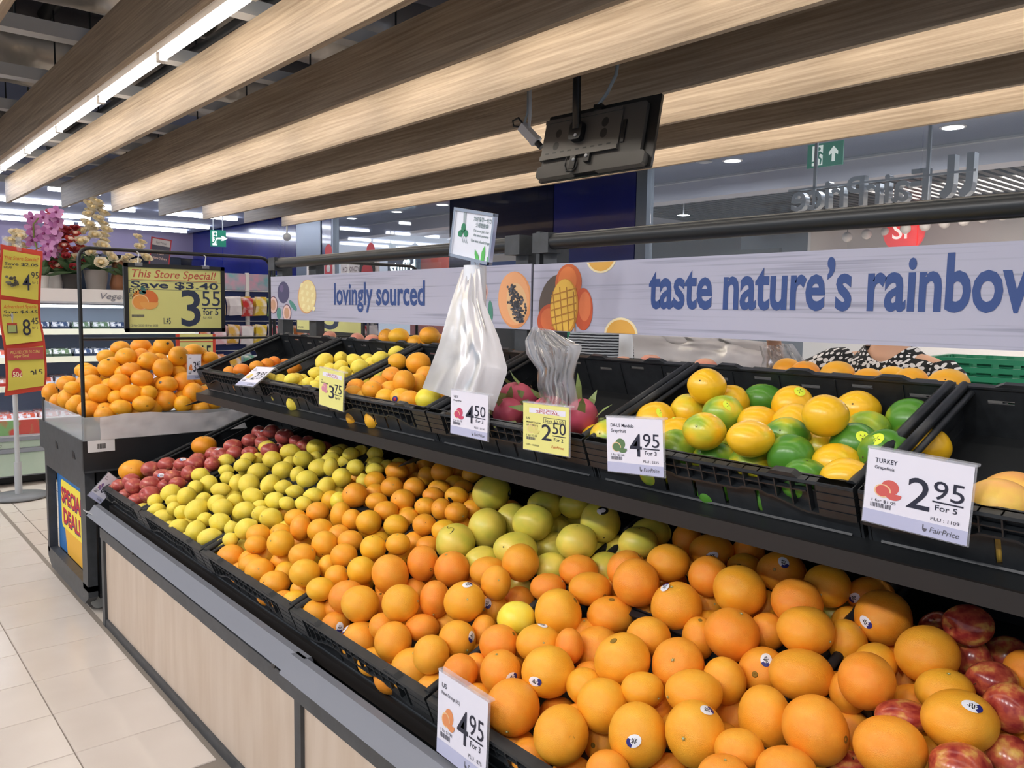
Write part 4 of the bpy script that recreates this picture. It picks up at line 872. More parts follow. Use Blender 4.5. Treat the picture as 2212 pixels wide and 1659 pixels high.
# ---- price cards
CLEAR = bpy.data.materials.new('card_sleeve'); CLEAR.use_nodes = True
_b = CLEAR.node_tree.nodes['Principled BSDF']; _b.inputs['Base Color'].default_value = lin('e8eaf2'); _b.inputs['Alpha'].default_value = .22; _b.inputs['Roughness'].default_value = .08
PAPER = mat('card_paper', 'e4e2ee', .5); PAPERY = mat('card_yellow', 'e4e088', .5); BAND = mat('card_band', 'b9bcd8', .5); TXT = flat('26283a', .5); TXG = flat('5a5a66', .5)
def corners(TL, TR, BLc, Yt, Yr=None, Yb=None, Xp=None):
    if Xp is not None: return at(*TL, X=Xp), at(*TR, X=Xp), at(*BLc, X=Xp)
    p = at(*TL, Y=Yt); q = at(*TR, Y=Yt if Yr is None else Yr); s = at(*BLc, Y=Yt if Yb is None else Yb)
    return p, q, s
def card(TL, TR, BLc, Yt, label, lines, big, cents, per, plu=None, style='w', pic='e08a4a', Yr=None, Yb=None, Xp=None, barcode=True, extra=None, low=True):
    p, q, s = corners(TL, TR, BLc, Yt, Yr, Yb, Xp)
    wd, ht = (q - p).length, (p - s).length
    r = empty('price_card', label, 'price card', None)
    basis(r, s, q - p, p - s)
    b = B(); b.box((-.002, -.002, -.004), (wd + .002, ht + .002, -.0015), CLEAR); b.box((-.002, ht - .001, -.014), (wd + .002, ht + .003, 0), CLEAR); b.obj('sleeve', r)
    b = B(); b.quad(0, 0, wd, ht, 0, PAPERY if style == 'y' else PAPER); b.obj('paper', r)
    W, Hh = wd, ht
    if style == 'w':
        b = B(); b.quad(0, 0, W, Hh * .18, .0003, BAND); b.obj('colour_band', r)
        if low:
            text('card_text', 'FairPrice', Hh * .10, r, W * .66, Hh * .06, .0006, TXG, shear=.2, fit=W * .27, bold=.01)
            b = B(); b.disc(W * .615, Hh * .095, W * .022, Hh * .045, .0006, TXG, 12, PI, 2 * PI); b.quad(W * .593, Hh * .09, W * .605, Hh * .14, .0006, TXG); b.obj('logo_mark', r)
    yy = Hh * .88
    if style == 'y':
        b = B(); b.quad(W * .14, Hh * .80, W * .93, Hh * .91, .0003, PAPER); b.obj('title_strip', r)
        text('card_text', 'SPECIAL', Hh * .085, r, W * .30, Hh * .81, .0006, flat('b4413a'), fit=W * .5); text('card_text', 'This Store\u2019s', Hh * .06, r, W * .36, Hh * .87, .0006, flat('b4413a'), fit=W * .38); yy = Hh * .70
    for i, (t, sz, fw) in enumerate(lines):
        text('card_text', t, Hh * sz, r, W * .08, yy - Hh * sz * .6, .0006, TXT, fit=W * fw, bold=.008); yy -= Hh * (sz + .015)
    # small fruit picture
    b = B(); fx, fy = W * .22, Hh * .46; c1 = flat(pic, .5)
    b.disc(fx + W * .03, fy + Hh * .06, W * .09, Hh * .10, .0004, c1, 18); b.disc(fx - W * .04, fy, W * .085, Hh * .09, .0006, flat('e9c79a', .5), 18); b.disc(fx - W * .04, fy, W * .07, Hh * .075, .0008, c1, 18); b.disc(fx + W * .07, fy - Hh * .03, W * .08, Hh * .07, .001, c1, 18, PI * .9, PI * 2.05)
    b.obj('fruit_picture', r)
    if barcode:
        b = B()
        for k in range(14): b.quad(W * (.07 + .015 * k), Hh * .225, W * (.07 + .015 * k + (.010 if k % 3 else .006)), Hh * .285, .0005, TXG)
        b.obj('barcode', r)
        text('card_text', extra or '1 for $1.05', Hh * .055, r, W * .08, Hh * .30, .0006, TXT, fit=W * .24)
    text('card_text', big, Hh * .58 if style == 'w' else Hh * .48, r, W * .42, Hh * .32 if style == 'w' else Hh * .26, .0006, TXT, fit=W * .22, bold=.004)
    text('card_text', cents, Hh * .34, r, W * .66, Hh * .50 if style == 'w' else Hh * .42, .0006, TXT, fit=W * .28, bold=.002)
    b = B(); b.quad(W * .66, Hh * .455 if style == 'w' else Hh * .37, W * .94, Hh * .475 if style == 'w' else Hh * .388, .0006, TXT); b.obj('price_line', r)
    text('card_text', per, Hh * .10, r, W * .69, Hh * .36 if style == 'w' else Hh * .27, .0006, TXT, fit=W * .2, bold=.01)
    if plu: text('card_text', plu, Hh * .065, r, W * .66, Hh * .22, .0006, TXT, fit=W * .26)
    return r, W, Hh
card((985, 845), (1066.5, 858), (973, 935), 1.222, 'white price card reading 4.50 for 3 below the hanging plastic bag', [('VIET', .075, .13), ('Dragonfruit', .05, .22)], '4', '50', 'for 3', 'PLU : 1114', pic='c84a6a', extra='1 for $1.70')
r, W, Hh = card((1147, 874), (1248, 886), (1130, 969), 1.220, 'yellow price card reading 2.50 for 2 in front of the dragon fruit', [('US', .07, .07), ('Melogold Grapefruit', .05, .32), ('U.P. $5.00 for 2', .05, .26)], '2', '50', 'For 2', None, 'y', 'd8cf7a', extra='1 for $2.50')
b = B(); b.quad(W * .46, Hh * .62, W * .93, Hh * .735, .0003, TXT); b.quad(W * .47, Hh * .63, W * .92, Hh * .725, .0005, PAPERY); b.obj('save_box', r)
text('card_text', 'Save $2.50', Hh * .09, r, W * .49, Hh * .645, .0007, TXT, fit=W * .40, bold=.012); text('card_text', 'FairPrice', Hh * .08, r, W * .64, Hh * .12, .0006, flat('c0502a'), shear=.2, fit=W * .26); text('card_text', '12/03\u201418/03/20', Hh * .05, r, W * .07, Hh * .10, .0006, TXT, fit=W * .3)
card((1321, 902), (1444, 908), (1313, 1017), 1.222, 'white price card reading 4.95 for 3 on the crate of green and gold grapefruit', [('DA-US Mandelo', .085, .42), ('Graprfruit', .085, .28)], '4', '95', 'For 3', 'PLU : 2535', pic='5f7d55', extra='1 for $2.00')
card((1891, 970), (2124, 1012), (1862, 1123), 1.222, 'large white price card reading 2.95 for 5 at the right', [('TURKEY', .085, .22), ('Grapefruit', .06, .2)], '2', '95', 'For 5', 'PLU : 1109', pic='d0605a')
card((703, 801), (756, 814), (689, 873), 1.215, 'shiny yellow price card reading 3.75 on the upper lemon crate', [('US', .05, .08), ('Navel Orange', .05, .3)], '3', '75', 'for 10', None, 'y', 'd08a9a', barcode=False)
card((553, 792), (593, 794), (508, 831), 1.275, 'white price card reading 2.95 leaning far back on the tangerine crate', [('US', .06, .1), ('Lemon', .06, .2)], '2', '95', 'For 5', None, pic='e0c46a', Yb=1.19, Yr=1.275)
card((412, 767), (441, 767), (405, 820), 1.22, 'narrow turned white price card reading 3.45 beside the end bin oranges', [('EGYPT', .06, .2)], '3', '45', 'for 5', None, pic='e0803a', Xp=-3.565)
card((222, 1014), (248, 1033), (190, 1070), .895, 'white price card reading 6.95 leaning at the far left corner of the apples', [('NZ', .06, .1), ('Apple', .06, .2)], '6', '95', 'for 8', None, pic='8a6aa0', Xp=-3.69)
card((989.5, 1488), (1103, 1563), (943, 1622), .878, 'white price card reading 4.95 for 3 at the bottom of the picture', [('US', .08, .1), ('Navel Orange (XL)', .06, .38)], '4', '95', 'For 3', 'PLU : 875', pic='e2905a', extra='1 for $1.90')
# ---- hanging yellow sign over the end bin
s_ = empty('hanging_sign', 'yellow store special sign in a black frame hung over the end bin oranges', 'sign')
SX = -3.862; p0 = at(267, 567, X=SX); p1 = at(485, 573, X=SX); p2 = at(270, 718, X=SX)
basis(s_, p2, Vector((0, p1.y - p0.y, .0)), (0, 0, 1)); W = p1.y - p0.y; Hh = p0.z - p2.z
YS = mat('sign_yellow', 'd9d88a', .35)
b = B(); b.rbox((0, 0, -.012), (W, Hh, -.002), .016, BLACK); b.obj('backing', s_)
fm = .018
b = B(); b.rbox((0, 0, -.002), (W, fm, .006), .004, BLACK); b.rbox((0, Hh - fm, -.002), (W, Hh, .006), .004, BLACK); b.rbox((0, 0, -.002), (fm, Hh, .006), .004, BLACK); b.rbox((W - fm, 0, -.002), (W, Hh, .006), .004, BLACK); b.obj('frame', s_)
b = B(); b.quad(fm, fm, W - fm, Hh - fm, .0, YS); b.obj('paper', s_)
SR = flat('bf5a48', .5); SN_ = flat('2c3852', .5)
text('sign_text', 'This Store Special!', .05, s_, .035, Hh * .80, .001, SR, shear=.25, fit=W - .075, bold=.006)
b = B(); b.quad(.03, Hh * .762, W - .035, Hh * .77, .001, SR); b.quad(fm, Hh * .745, W - fm, Hh * .75, .001, TXG); b.quad(fm, Hh * .625, W - fm, Hh * .63, .001, TXG); b.obj('rule', s_)
text('sign_text', 'Save $3.40', .042, s_, .03, Hh * .65, .001, SN_, fit=W - .06, bold=.02)
text('sign_text', 'EGYPT', .032, s_, .022, Hh * .565, .001, SN_, fit=.085, bold=.012); text('sign_text', 'ate lane Orange', .024, s_, .022, Hh * .515, .001, TXG, fit=.12); text('sign_text', 'U.P. $6.95 for 5', .016, s_, .022, Hh * .48, .001, TXG, fit=.07)
text('sign_text', '3', .235, s_, W * .545, Hh * .10, .001, SN_, fit=W * .20, bold=.01); text('sign_text', '55', .10, s_, W * .76, Hh * .40, .001, SN_, fit=W * .19)
b = B(); b.quad(W * .755, Hh * .355, W * .96, Hh * .37, .001, SN_); b.obj('price_line', s_)
text('sign_text', 'for 5', .042, s_, W * .77, Hh * .26, .001, SN_, fit=W * .16, bold=.012); text('sign_text', 'PLU : 4235', .014, s_, W * .77, Hh * .205, .001, TXG, fit=W * .09); text('sign_text', '1.45', .042, s_, W * .37, Hh * .12, .001, SN_, fit=W * .07); text('sign_text', '12 Mar 2020-18 Mar 2020', .014, s_, .024, Hh * .085, .001, TXG, fit=W * .26)
b = B(); b.disc(.075, .155, .040, .036, .001, flat('e08a3e'), 22); b.disc(.10, .15, .045, .040, .0012, flat('d9743a'), 22); b.disc(.068, .135, .037, .036, .0016, flat('f0c890'), 22); b.disc(.068, .135, .032, .031, .002, flat('e59a4c'), 22); b.disc(.105, .135, .040, .032, .0022, flat('e8a658'), 16, PI, 2 * PI); b.disc(.082, .19, .010, .018, .0022, flat('3f6f6a'), 12, rot=.5); b.disc(.078, .178, .016, .008, .0022, flat('3f6f6a'), 12)
b.obj('fruit_picture', s_)
b = B()
for k in range(18): b.quad(.03 + .003 * k, .068, .032 + .003 * k, .080, .001, TXG)
b.obj('barcode', s_)
for u in (.14, .80):
    b = B(); b.tube([(W * u, Hh - .004, 0), (W * u, Hh + .02, 0), (W * u + .004, Hh + .045, 0), (W * u - .006, Hh + .052, 0)], .0025, WHITE, 6); b.box((W * u - .016, Hh - .012, -.004), (W * u + .016, Hh + .004, .008), CLEAR); b.obj('hook', s_)
# ---- stand with bag roll
r = empty('bag_roll_stand', 'chrome stand with a roll of white bags and a small green leaf sign', 'bag stand', loc=(0, 0, 0))
RX, RY = -1.745, 1.36
b = B().tube([(RX, RY, 1.06), (RX, RY, 1.53)], .014, CHROME, 14); b.obj('pole', r)
b = B().tube([(RX + .0, RY, 1.30), (RX, RY, 1.500)], .031, mat('roll_white', 'e8ecf4', .4), 24); b.obj('bag_roll', r)
sg = empty('leaf_sign'); sg.parent = r; p0 = at(967, 449, Y=1.33); p1 = at(1054, 463, Y=1.33); p2 = at(972, 553, Y=1.33); basis(sg, p2, p1 - p0, p0 - p2); W = (p1 - p0).length; Hh = (p0 - p2).length
b = B(); f = .008; b.box((0, 0, -.006), (W, f, .005), CHROME); b.box((0, Hh - f, -.006), (W, Hh, .005), CHROME); b.box((0, 0, -.006), (f, Hh, .005), CHROME); b.box((W - f, 0, -.006), (W, Hh, .005), CHROME); b.box((f, f, -.006), (W - f, Hh - f, -.001), mat('sign_white', 'dfe3ee', .3)); b.obj('frame', sg)
G1, G2, G3 = flat('2f7d5a'), flat('58b45c'), flat('9aa6ac'); TG = flat('2f5a5a')
b = B()
for cx, cy, rx, ry, rot in ((.26, .62, .045, .10, 0), (.20, .50, .05, .07, .5), (.33, .52, .05, .07, -.5)): b.disc(W * cx, Hh * cy, W * rx * 1.2, Hh * ry, .0005, G1, 14, rot=rot)
b.poly([(W * .22, Hh * .95), (W * .29, Hh * .95), (W * .31, Hh * .6), (W * .25, Hh * .62)], .0003, G3)
for k in range(3): b.poly([(W * (.22 + .05 * k), Hh * .46), (W * (.235 + .05 * k), Hh * .46), (W * (.30 + .05 * k), Hh * .33), (W * (.285 + .05 * k), Hh * .33)], .0003, G3)
b.obj('fork_picture', sg)
b = B()
for x0, tip in ((.64, (.60, .25)), (.76, (.82, .36)), (.90, (.96, .22))): b.poly([(W * x0, f), (W * (x0 - .02 + (tip[0] - x0) * .4), Hh * tip[1] * .6), (W * tip[0], Hh * tip[1]), (W * (x0 + .07 + (tip[0] - x0) * .3), Hh * tip[1] * .55), (W * (x0 + .08), f)], .0006, G2)
b.obj('leaf_print', sg)
for t, yy, sz, fw in (('\u4e3a\u73af\u4fdd\u5c3d\u4e00\u4efd\u529b', .80, .10, .42), ('\u5c11\u7528\u5851\u80f6\u888b', .69, .10, .30), ('Do your part for', .59, .075, .36), ('the environment', .50, .075, .36), ('Use less plastic bags', .385, .075, .44)):
    text('sign_text', t, Hh * sz, sg, W * (.70 - fw / 2), Hh * yy, .0008, TG, fit=W * fw, bold=.006)
# ---- plastic bags
def film(name, c, tr, gl=.25, tl=.45):
    m = bpy.data.materials.new(name); m.use_nodes = True; nt = m.node_tree; N = nt.nodes.new; L = nt.links.new; out = nt.nodes['Material Output']; nt.nodes.remove(nt.nodes['Principled BSDF'])
    d = N('ShaderNodeBsdfDiffuse'); d.inputs[0].default_value = lin(c); t = N('ShaderNodeBsdfTranslucent'); t.inputs[0].default_value = lin(c); g = N('ShaderNodeBsdfGlossy'); g.inputs['Roughness'].default_value = gl; tp = N('ShaderNodeBsdfTransparent')
    m1 = N('ShaderNodeMixShader'); m1.inputs[0].default_value = tl; L(d.outputs[0], m1.inputs[1]); L(t.outputs[0], m1.inputs[2])
    m2 = N('ShaderNodeMixShader'); lw = N('ShaderNodeLayerWeight'); lw.inputs[0].default_value = .25; L(lw.outputs['Fresnel'], m2.inputs[0]); L(m1.outputs[0], m2.inputs[1]); L(g.outputs[0], m2.inputs[2])
    m3 = N('ShaderNodeMixShader'); m3.inputs[0].default_value = tr; L(m2.outputs[0], m3.inputs[1]); L(tp.outputs[0], m3.inputs[2]); L(m3.outputs[0], out.inputs[0])
    return m
FW = film('white_bag_film', 'f3f1f4', .10, .3, .5); FC = film('clear_bag_film', 'e8e9ee', .62, .15, .5)
def sheet(name, left, right, Y, material, label, bulge, fold, nu=26, nv=34, seed=0, Yo=None, back=True):
    def ev(poly, t):
        k = t * (len(poly) - 1); i = min(int(k), len(poly) - 2); a, c = poly[i], poly[i + 1]; q = k - i
        return a[0] + (c[0] - a[0]) * q, a[1] + (c[1] - a[1]) * q
    b = B()
    for side in ((-1, 1) if back else (-1,)):
        v = []; f_ = []
        for j in range(nv + 1):
            t = j / nv; l, rr = ev(left, t), ev(right, t)
            for i in range(nu + 1):
                u = i / nu; x = l[0] + (rr[0] - l[0]) * u; y = l[1] + (rr[1] - l[1]) * u
                yy = Y + (Yo * t if Yo else 0) + side * bulge * math.sin(PI * u) * (t ** .7) + fold * math.sin(PI * u) * (mnoise.noise(Vector((u * 7 + seed, t * 2.2, side))) + .5 * mnoise.noise(Vector((u * 16, t * 6 + seed, side * 2))) + .35 * math.sin(u * 26 + t * 3 + seed))
                v.append(at(x, y, Y=yy))
        for j in range(nv):
            for i in range(nu): a = j * (nu + 1) + i; f_.append((a, a + 1, a + nu + 2, a + nu + 1))
        b.add(v, f_, material, True)
    return tag(b.obj(name), label, 'plastic bag')
sheet('plastic_bag', [(998, 582), (972, 660), (948, 745), (912, 838)], [(1036, 580), (1044, 650), (1078, 730), (1097, 800), (1066, 888)], 1.345, FW, 'white thin plastic bag pulled down from the roll', .05, .012, seed=3, Yo=-.06)
sheet('plastic_bag', [(1150, 706), (1134, 735), (1137, 765), (1162, 800), (1160, 830), (1168, 862), (1152, 884)], [(1190, 712), (1222, 730), (1258, 748), (1247, 782), (1240, 815), (1246, 850), (1252, 886)], 1.33, FC, 'crumpled clear plastic bag standing on the dragon fruit', .045, .022, seed=9)
# ---- dragon fruit
DP = mat('dragon_pink', 'cf5a72', .45, c2='b8485f', nscale=3); DG = mat('dragon_green', '7f9a55', .5, c2='b9c48a', nscale=3)
def dragon(P, rot, sc3, label):
    r = empty('dragon_fruit', label, 'dragon fruit', 'dragon fruit in the upper crate', loc=P, rot=rot)
    b = B().ball((0, 0, 0), 1, DP, 18, 12, scale=sc3); b.obj('body', r)
    q = random.Random(int(P[0] * 1000))
    for k in range(11):
        a = k * 2.4; zz = -.7 + 1.5 * k / 10; rr = math.sqrt(max(.05, 1 - zz * zz))
        p0 = Vector((rr * math.cos(a) * sc3[0], rr * math.sin(a) * sc3[1], zz * sc3[2])); out_ = Vector((math.cos(a), math.sin(a), .3 + zz)).normalized(); up_ = Vector((0, 0, 1))
        L_ = .018 + .022 * max(0, zz); wv = up_.cross(out_).normalized() * .010
        p1 = p0 + (out_ * .5 + up_ * .6) * L_; p2 = p0 + (out_ * .9 + up_ * 1.0) * L_ + out_ * .01
        b = B(); b.add([p0 - wv, p0 + wv, p1 + wv * .8, p1 - wv * .8, p2], [(0, 1, 2, 3), (3, 2, 4)], DG); b.obj('scale_leaf', r)
    return r
dragon(at(1098, 893, Y=1.38), (1.3, .3, .9), (.042, .042, .055), 'pink dragon fruit lying left of the yellow price card'); dragon(at(1120, 858, Y=1.44), (1.2, .5, -1.0), (.040, .040, .052), 'pink dragon fruit with long green leaves under the clear bag, behind the others')
dragon(at(1255, 905, Y=1.36), (.4, .5, .2), (.040, .040, .055), 'dragon fruit with tall green leaves right of the yellow price card'); dragon(at(1190, 890, Y=1.42), (1.4, -.4, 0), (.042, .042, .055), 'pink dragon fruit hidden behind the yellow price card under the clear bag')
# ================================================================== television and cameras
tv = empty('television', 'black flat television seen from behind, hung on a pole between ceiling planks', 'television')
c0 = (at(1183, 393, Y=3.1) + at(1407, 195, Y=3.1)) / 2
rt = at(1407, 195, Y=3.14) - at(1195, 242, Y=3.06); up_ = at(1195, 242, Y=3.16) - at(1183, 393, Y=3.06)
basis(tv, c0, rt, up_)
TVB = mat('tv_black', '17191b', .3); TVG = mat('tv_grey', '4a4947', .42); MET = mat('mount_grey', '5a5855', .4, metal=.3)
w2, h2 = .355, .19
b = B(); b.rbox((-w2, -h2, -.030), (w2, h2, -.012), .008, TVB); b.obj('panel', tv)
b = B(); b.rbox((-w2 + .03, -h2 + .01, -.012), (w2 - .06, h2 - .035, .012), .02, TVG); b.obj('rear_housing', tv)
b = B(); b.rbox((-w2 + .01, -h2 + .002, -.012), (-.1, -h2 + .07, .03), .02, TVG); b.obj('speaker_bar', tv)
b = B(); b.rbox((.03, -h2 + .002, -.012), (w2 - .02, -h2 + .075, .03), .02, TVG); b.obj('speaker_bar', tv)
b = B(); b.box((-w2 + .015, -.06, .012), (.16, .125, .022), MET); b.box((-w2 + .015, .125, .005), (.16, .145, .028), MET); b.box((-w2 + .015, -.085, .010), (.16, -.06, .03), MET); b.obj('mount_plate', tv)
for x, y, r in ((-.24, .06, .02), (-.245, -.01, .02), (.06, .075, .022), (.06, .015, .022)):
    b = B(); b.disc(x, y, r, r * 1.2, .0226, BLACK, 16); b.obj('mount_hole', tv)
for k in range(9):
    b = B(); b.quad(-.31 + .05 * k, -.052, -.285 + .05 * k, -.044, .0226, BLACK); b.obj('mount_slot', tv)
b = B(); b.rbox((-.14, -.01, .022), (-.06, .09, .06), .02, TVB, axis=2); b.obj('knuckle', tv)
for x, y in ((-.09, .07), (-.09, .01), (-.1, -.11), (-.02, -.10)):
    b = B(); b.lathe([(.009, 0), (.009, .006), (0, .007)], LGREY, 10, Matrix.Translation((x, y, .06 if y > 0 else .03))); b.obj('bolt', tv)
b = B(); b.box((-.125, -.16, .01), (-.09, -.085, .032), TVB); b.box((-.035, -.13, .01), (0, -.085, .032), TVB); b.box((-.15, -h2 + .01, -.008), (.03, -.1, .008), TVB); b.obj('lower_bracket', tv)
b = B(); b.tube([(-.15, -.09, .03), (-.15, -.14, .035), (-.13, -.17, .035), (-.10, -.175, .03), (-.085, -.15, .02), (-.085, -.12, .02)], .004, BLACK, 6); b.obj('cable', tv)
b = B(); b.box((.17, -.05, .0), (.19, .07, .02), TVB); b.box((-.02, .145, .0), (.03, .175, .04), TVB); b.obj('socket_box', tv)
# pole up to the planks
pv = tv.matrix_world @ Vector((-.10, .05, .05)); b = B(); b.tube([pv, (pv.x, pv.y - .01, 2.9)], .022, TVB, 10); o = b.obj('ceiling_pole', tv); o.matrix_parent_inverse = tv.matrix_world.inverted()
g0 = tv.matrix_world @ Vector((.0, .17, .03)); b = B(); b.tube([g0, g0 + Vector((.06, 0, .05)), g0 + Vector((.12, 0, .13)), g0 + Vector((.14, 0, .25)), g0 + Vector((.14, 0, .45))], .009, mat('conduit_grey', '8b969c', .5), 8); o = b.obj('conduit', tv); o.matrix_parent_inverse = tv.matrix_world.inverted()
# surveillance camera on a drop rod
cc = empty('surveillance_camera', 'small white surveillance camera with black lens hung left of the television', 'camera', loc=at(1142, 288, Y=3.1))
m = Matrix.Rotation(.85, 4, 'Y') @ Matrix.Rotation(.3, 4, 'Z')
b = B(); b.box((-.06, -.025, -.024), (.05, .025, .024), mat('cam_white', 'c9cace', .4), m); b.box((.05, -.027, -.026), (.075, .027, .026), mat('cam_white', 'c9cace', .4), m); b.obj('body', cc)
b = B(); b.tube([m @ Vector((.07, 0, 0)), m @ Vector((.115, 0, 0))], .018, BLACK, 14); b.obj('lens', cc)
b = B(); b.tube([(.0, 0, .03), (.01, 0, .10), (.0, 0, .45)], .009, LGREY, 8); b.obj('drop_rod', cc)
b = B(); b.tube([m @ Vector((-.06, 0, 0)), (-.09, 0, .05), (-.13, 0, .06), (-.14, 0, .09), (-.09, 0, .10), (-.05, 0, .06)], .006, BLACK, 6); b.tube([(-.04, 0, .06), (-.01, 0, .12), (-.012, 0, .45)], .007, mat('conduit_grey', '8b969c'), 6); b.obj('cable', cc)
c2 = empty('surveillance_camera', 'tiny dome camera hung under the end of the last plank at the far left', 'camera', loc=at(620, 512, Y=5.0))
b = B(); b.ball((0, 0, 0), .055, LGREY, 12, 8); b.obj('dome', c2); b = B(); b.tube([(0, 0, .04), (0, 0, .3)], .012, LGREY, 8); b.obj('drop_rod', c2)
# ================================================================== far left: chiller, flowers, racks
CHW = mat('chiller_white', 'd9d6d6', .4); CHI = mat('chiller_inside', 'c6d4e6', .4); CHG = mat('chiller_grey', '8f949c', .4); MINT = mat('mint_panel', 'c2d3c2', .5, c2='b4c8b6', nscale=3)
CXF = -7.03
ch = empty('open_chiller', 'long white open chiller with lit shelves of packed vegetables behind the orange bin', 'chiller', loc=(0, 0, 0))
y0, y1 = -1.6, 2.62
b = B(); b.box((-8.05, y0, 0.06), (-7.95, y1, 1.42), CHI); b.obj('back_wall', ch)
b = B(); b.box((-8.05, y0, 1.42), (-7.20, y1, 1.47), CHW); b.prism([(-7.24, 1.385), (-7.16, 1.40), (-7.20, 1.50), (-7.26, 1.50)], y0, y1, CHW, 1); b.box((-8.05, y0, 1.47), (-7.24, y1, 1.497), CHW); b.obj('canopy', ch)
b = B(); b.box((-7.40, y0, 1.372), (-7.24, y1, 1.384), CHG); b.obj('canopy_underside', ch)
b = B(); b.tube([(-7.30, y0 + .1, 1.362), (-7.30, y1 - .1, 1.362)], .010, mat('chiller_tube', 'eef6ff', .4, emit=9), 8); b.obj('light_tube', ch)
b = B(); b.box((-7.96, y0, .06), (CXF - .05, y1, .10), CHG); b.box((-7.95, y0, .40), (-7.12, y1, .45), CHI); b.obj('deck', ch)
b = B(); b.box((-7.12, y0, .10), (CXF, y1, .50), CHW); b.obj('front_panel', ch)
for yy in (y0, y1 - .03):
    b = B(); b.prism([(-8.05, .05), (CXF, .05), (CXF, .52), (-7.55, .75), (-7.30, 1.42), (-8.05, 1.5)], yy, yy + .03, CHW, 1); b.obj('end_panel', ch)
for z in (1.165, .944, .72):
    xf = -7.42 + (.0 if z > 1 else .08)
    b = B(); b.box((-7.95, y0 + .03, z - .022), (xf, y1 - .03, z - .006), CHI); b.obj('shelf', ch)
    b = B(); b.box((xf, y0 + .03, z - .035), (xf + .012, y1 - .03, z + .012), mat('ticket_strip', 'd8d6c0', .5)); b.obj('ticket_strip', ch)
b = B(); b.box((CXF, y0, .345), (CXF + .02, y1, .375), CHG); b.box((CXF, y0, .255), (CXF + .02, y1, .285), CHG); b.obj('bumper', ch)
b = B(); b.box((CXF, y0, .29), (CXF + .006, y1, .342), MINT); b.box((CXF, .95, .08), (CXF + .006, 1.45, .25), MINT); b.obj('mint_band', ch)
b = B(); b.box((CXF, -.8, .07), (CXF + .006, .95, .25), mat('mushroom_photo', 'c9a890', .5, c2='7a6058', nscale=9)); b.obj('mushroom_picture', ch)
b = B(); b.box((CXF, y0, .39), (CXF + .005, y1, .50), mat('fruit_photo', 'c4524a', .5, c2='7fae72', nscale=11, ramp=(.42, .58))); b.obj('fruit_picture', ch)
b = B(); b.box((-7.98, y0, 0), (-7.15, y1, .06), BLACK); b.obj('plinth', ch)
t = empty('canopy_text'); t.parent = ch; basis(t, (-7.168, 1.46, 1.412), (0, 1, 0), (-.3, 0, 1)); text('lettering', 'Vegetables', .075, t, .30, .01, .006, flat('7b7b86'), shear=.35, fit=.36)
t = empty('canopy_text'); t.parent = ch; basis(t, (CXF + .008, .99, .30), (0, 1, 0), (0, 0, 1)); text('lettering', 'Mushroom', .045, t, -.20, .0, .0, flat('7b8078'), shear=.35, fit=.22); text('lettering', 'Vegetables', .045, t, .27, .0, .0, flat('7b8078'), shear=.35, fit=.22)
pk = random.Random(21)
def pack_mesh(c1, c2, i):
    b = B(); b.rbox((-.075, -.06, 0), (.075, .06, .035), .02, flat(c1, .3)); v = []
    b.rbox((-.068, -.054, .035), (.068, .054, .072), .022, mat('pack_film_%d' % i, c2, .15, c2='f2f2f6', nscale=30, ramp=(.5, .62))); return b.mesh('packet')
PK = [pack_mesh(*a, i) for i, a in enumerate((('2a3346', '46587a'), ('2a3346', '3a4a6a'), ('d8d8de', 'd9674e'), ('d8d8de', 'e07a6a'), ('3a4a3a', '6f8a6a'), ('d8dce6', 'c9d6e8'), ('b63a34', 'e8b0a0')))]
for z in (1.165, .944, .72, .45):
    n = 0
    for k in range(22):
        yy = -.75 + .152 * k
        for row in range(2):
            dark = yy > 1.2
            me = PK[pk.choice((0, 0, 1, 4) if dark and z > .8 else (2, 3, 5, 6, 5))]
            o = mesh_obj('vegetable_packet', me, None, (-7.56 - .17 * row + (.08 if z < 1 else 0) + (.12 if z < .6 else 0), yy + pk.uniform(-.01, .01), z - .006 + .0), (0, 0, PI / 2 + pk.uniform(-.08, .08)))
            lv = {1.165: 'top', .944: 'middle', .72: 'third', .45: 'lowest'}[z]
            tag(o, ('dark tray of vegetables' if dark and z > .8 else 'pale film wrapped vegetable packet') + ' on the %s chiller shelf' % lv, 'packet', ('dark trays' if dark and z > .8 else 'pale packets') + ' on the %s chiller shelf' % lv)
# ---- flowers on the chiller
def rose(c1, c2):
    b = B(); m1, m2 = flat(c1), flat(c2)
    for k, (r, h, z) in enumerate(((.5, .55, 0), (.75, .6, -.05), (1.0, .5, -.12))):
        for j in range(5):
            a = j * 2 * PI / 5 + k * .6; a0, a1 = a - .62, a + .62
            v = [(r * .35 * math.cos(a0), r * .35 * math.sin(a0), z - .35), (r * .35 * math.cos(a1), r * .35 * math.sin(a1), z - .35), (r * math.cos(a1), r * math.sin(a1), z + h * .5), (r * 1.08 * math.cos(a), r * 1.08 * math.sin(a), z + h * .62), (r * math.cos(a0), r * math.sin(a0), z + h * .5)]
            b.add(v, [(0, 1, 2, 3, 4)], m2 if k == 0 else m1)
    b.ball((0, 0, .1), .32, m2, 8, 5); return b.mesh('blossom')
ROSE = {'w': rose('efe6cf', 'e9d6a8'), 'p': rose('e0708f', 'f0a8b8'), 'r': rose('a82a33', '8a1c28'), 'o': rose('d9534a', 'f0d6c6')}
def petal_orchid():
    b = B(); m = flat('b86fb0'); m2 = flat('d69ad0')
    for j in range(5):
        a = j * 2 * PI / 5 + .3; b.disc(.5 * math.cos(a), .5 * math.sin(a), .52, .38, .02 * j, m if j % 2 else m2, 10, rot=a)
    b.ball((0, 0, .1), .2, flat('8c2f6e'), 6, 4); return b.mesh('blossom')
ORC = petal_orchid()
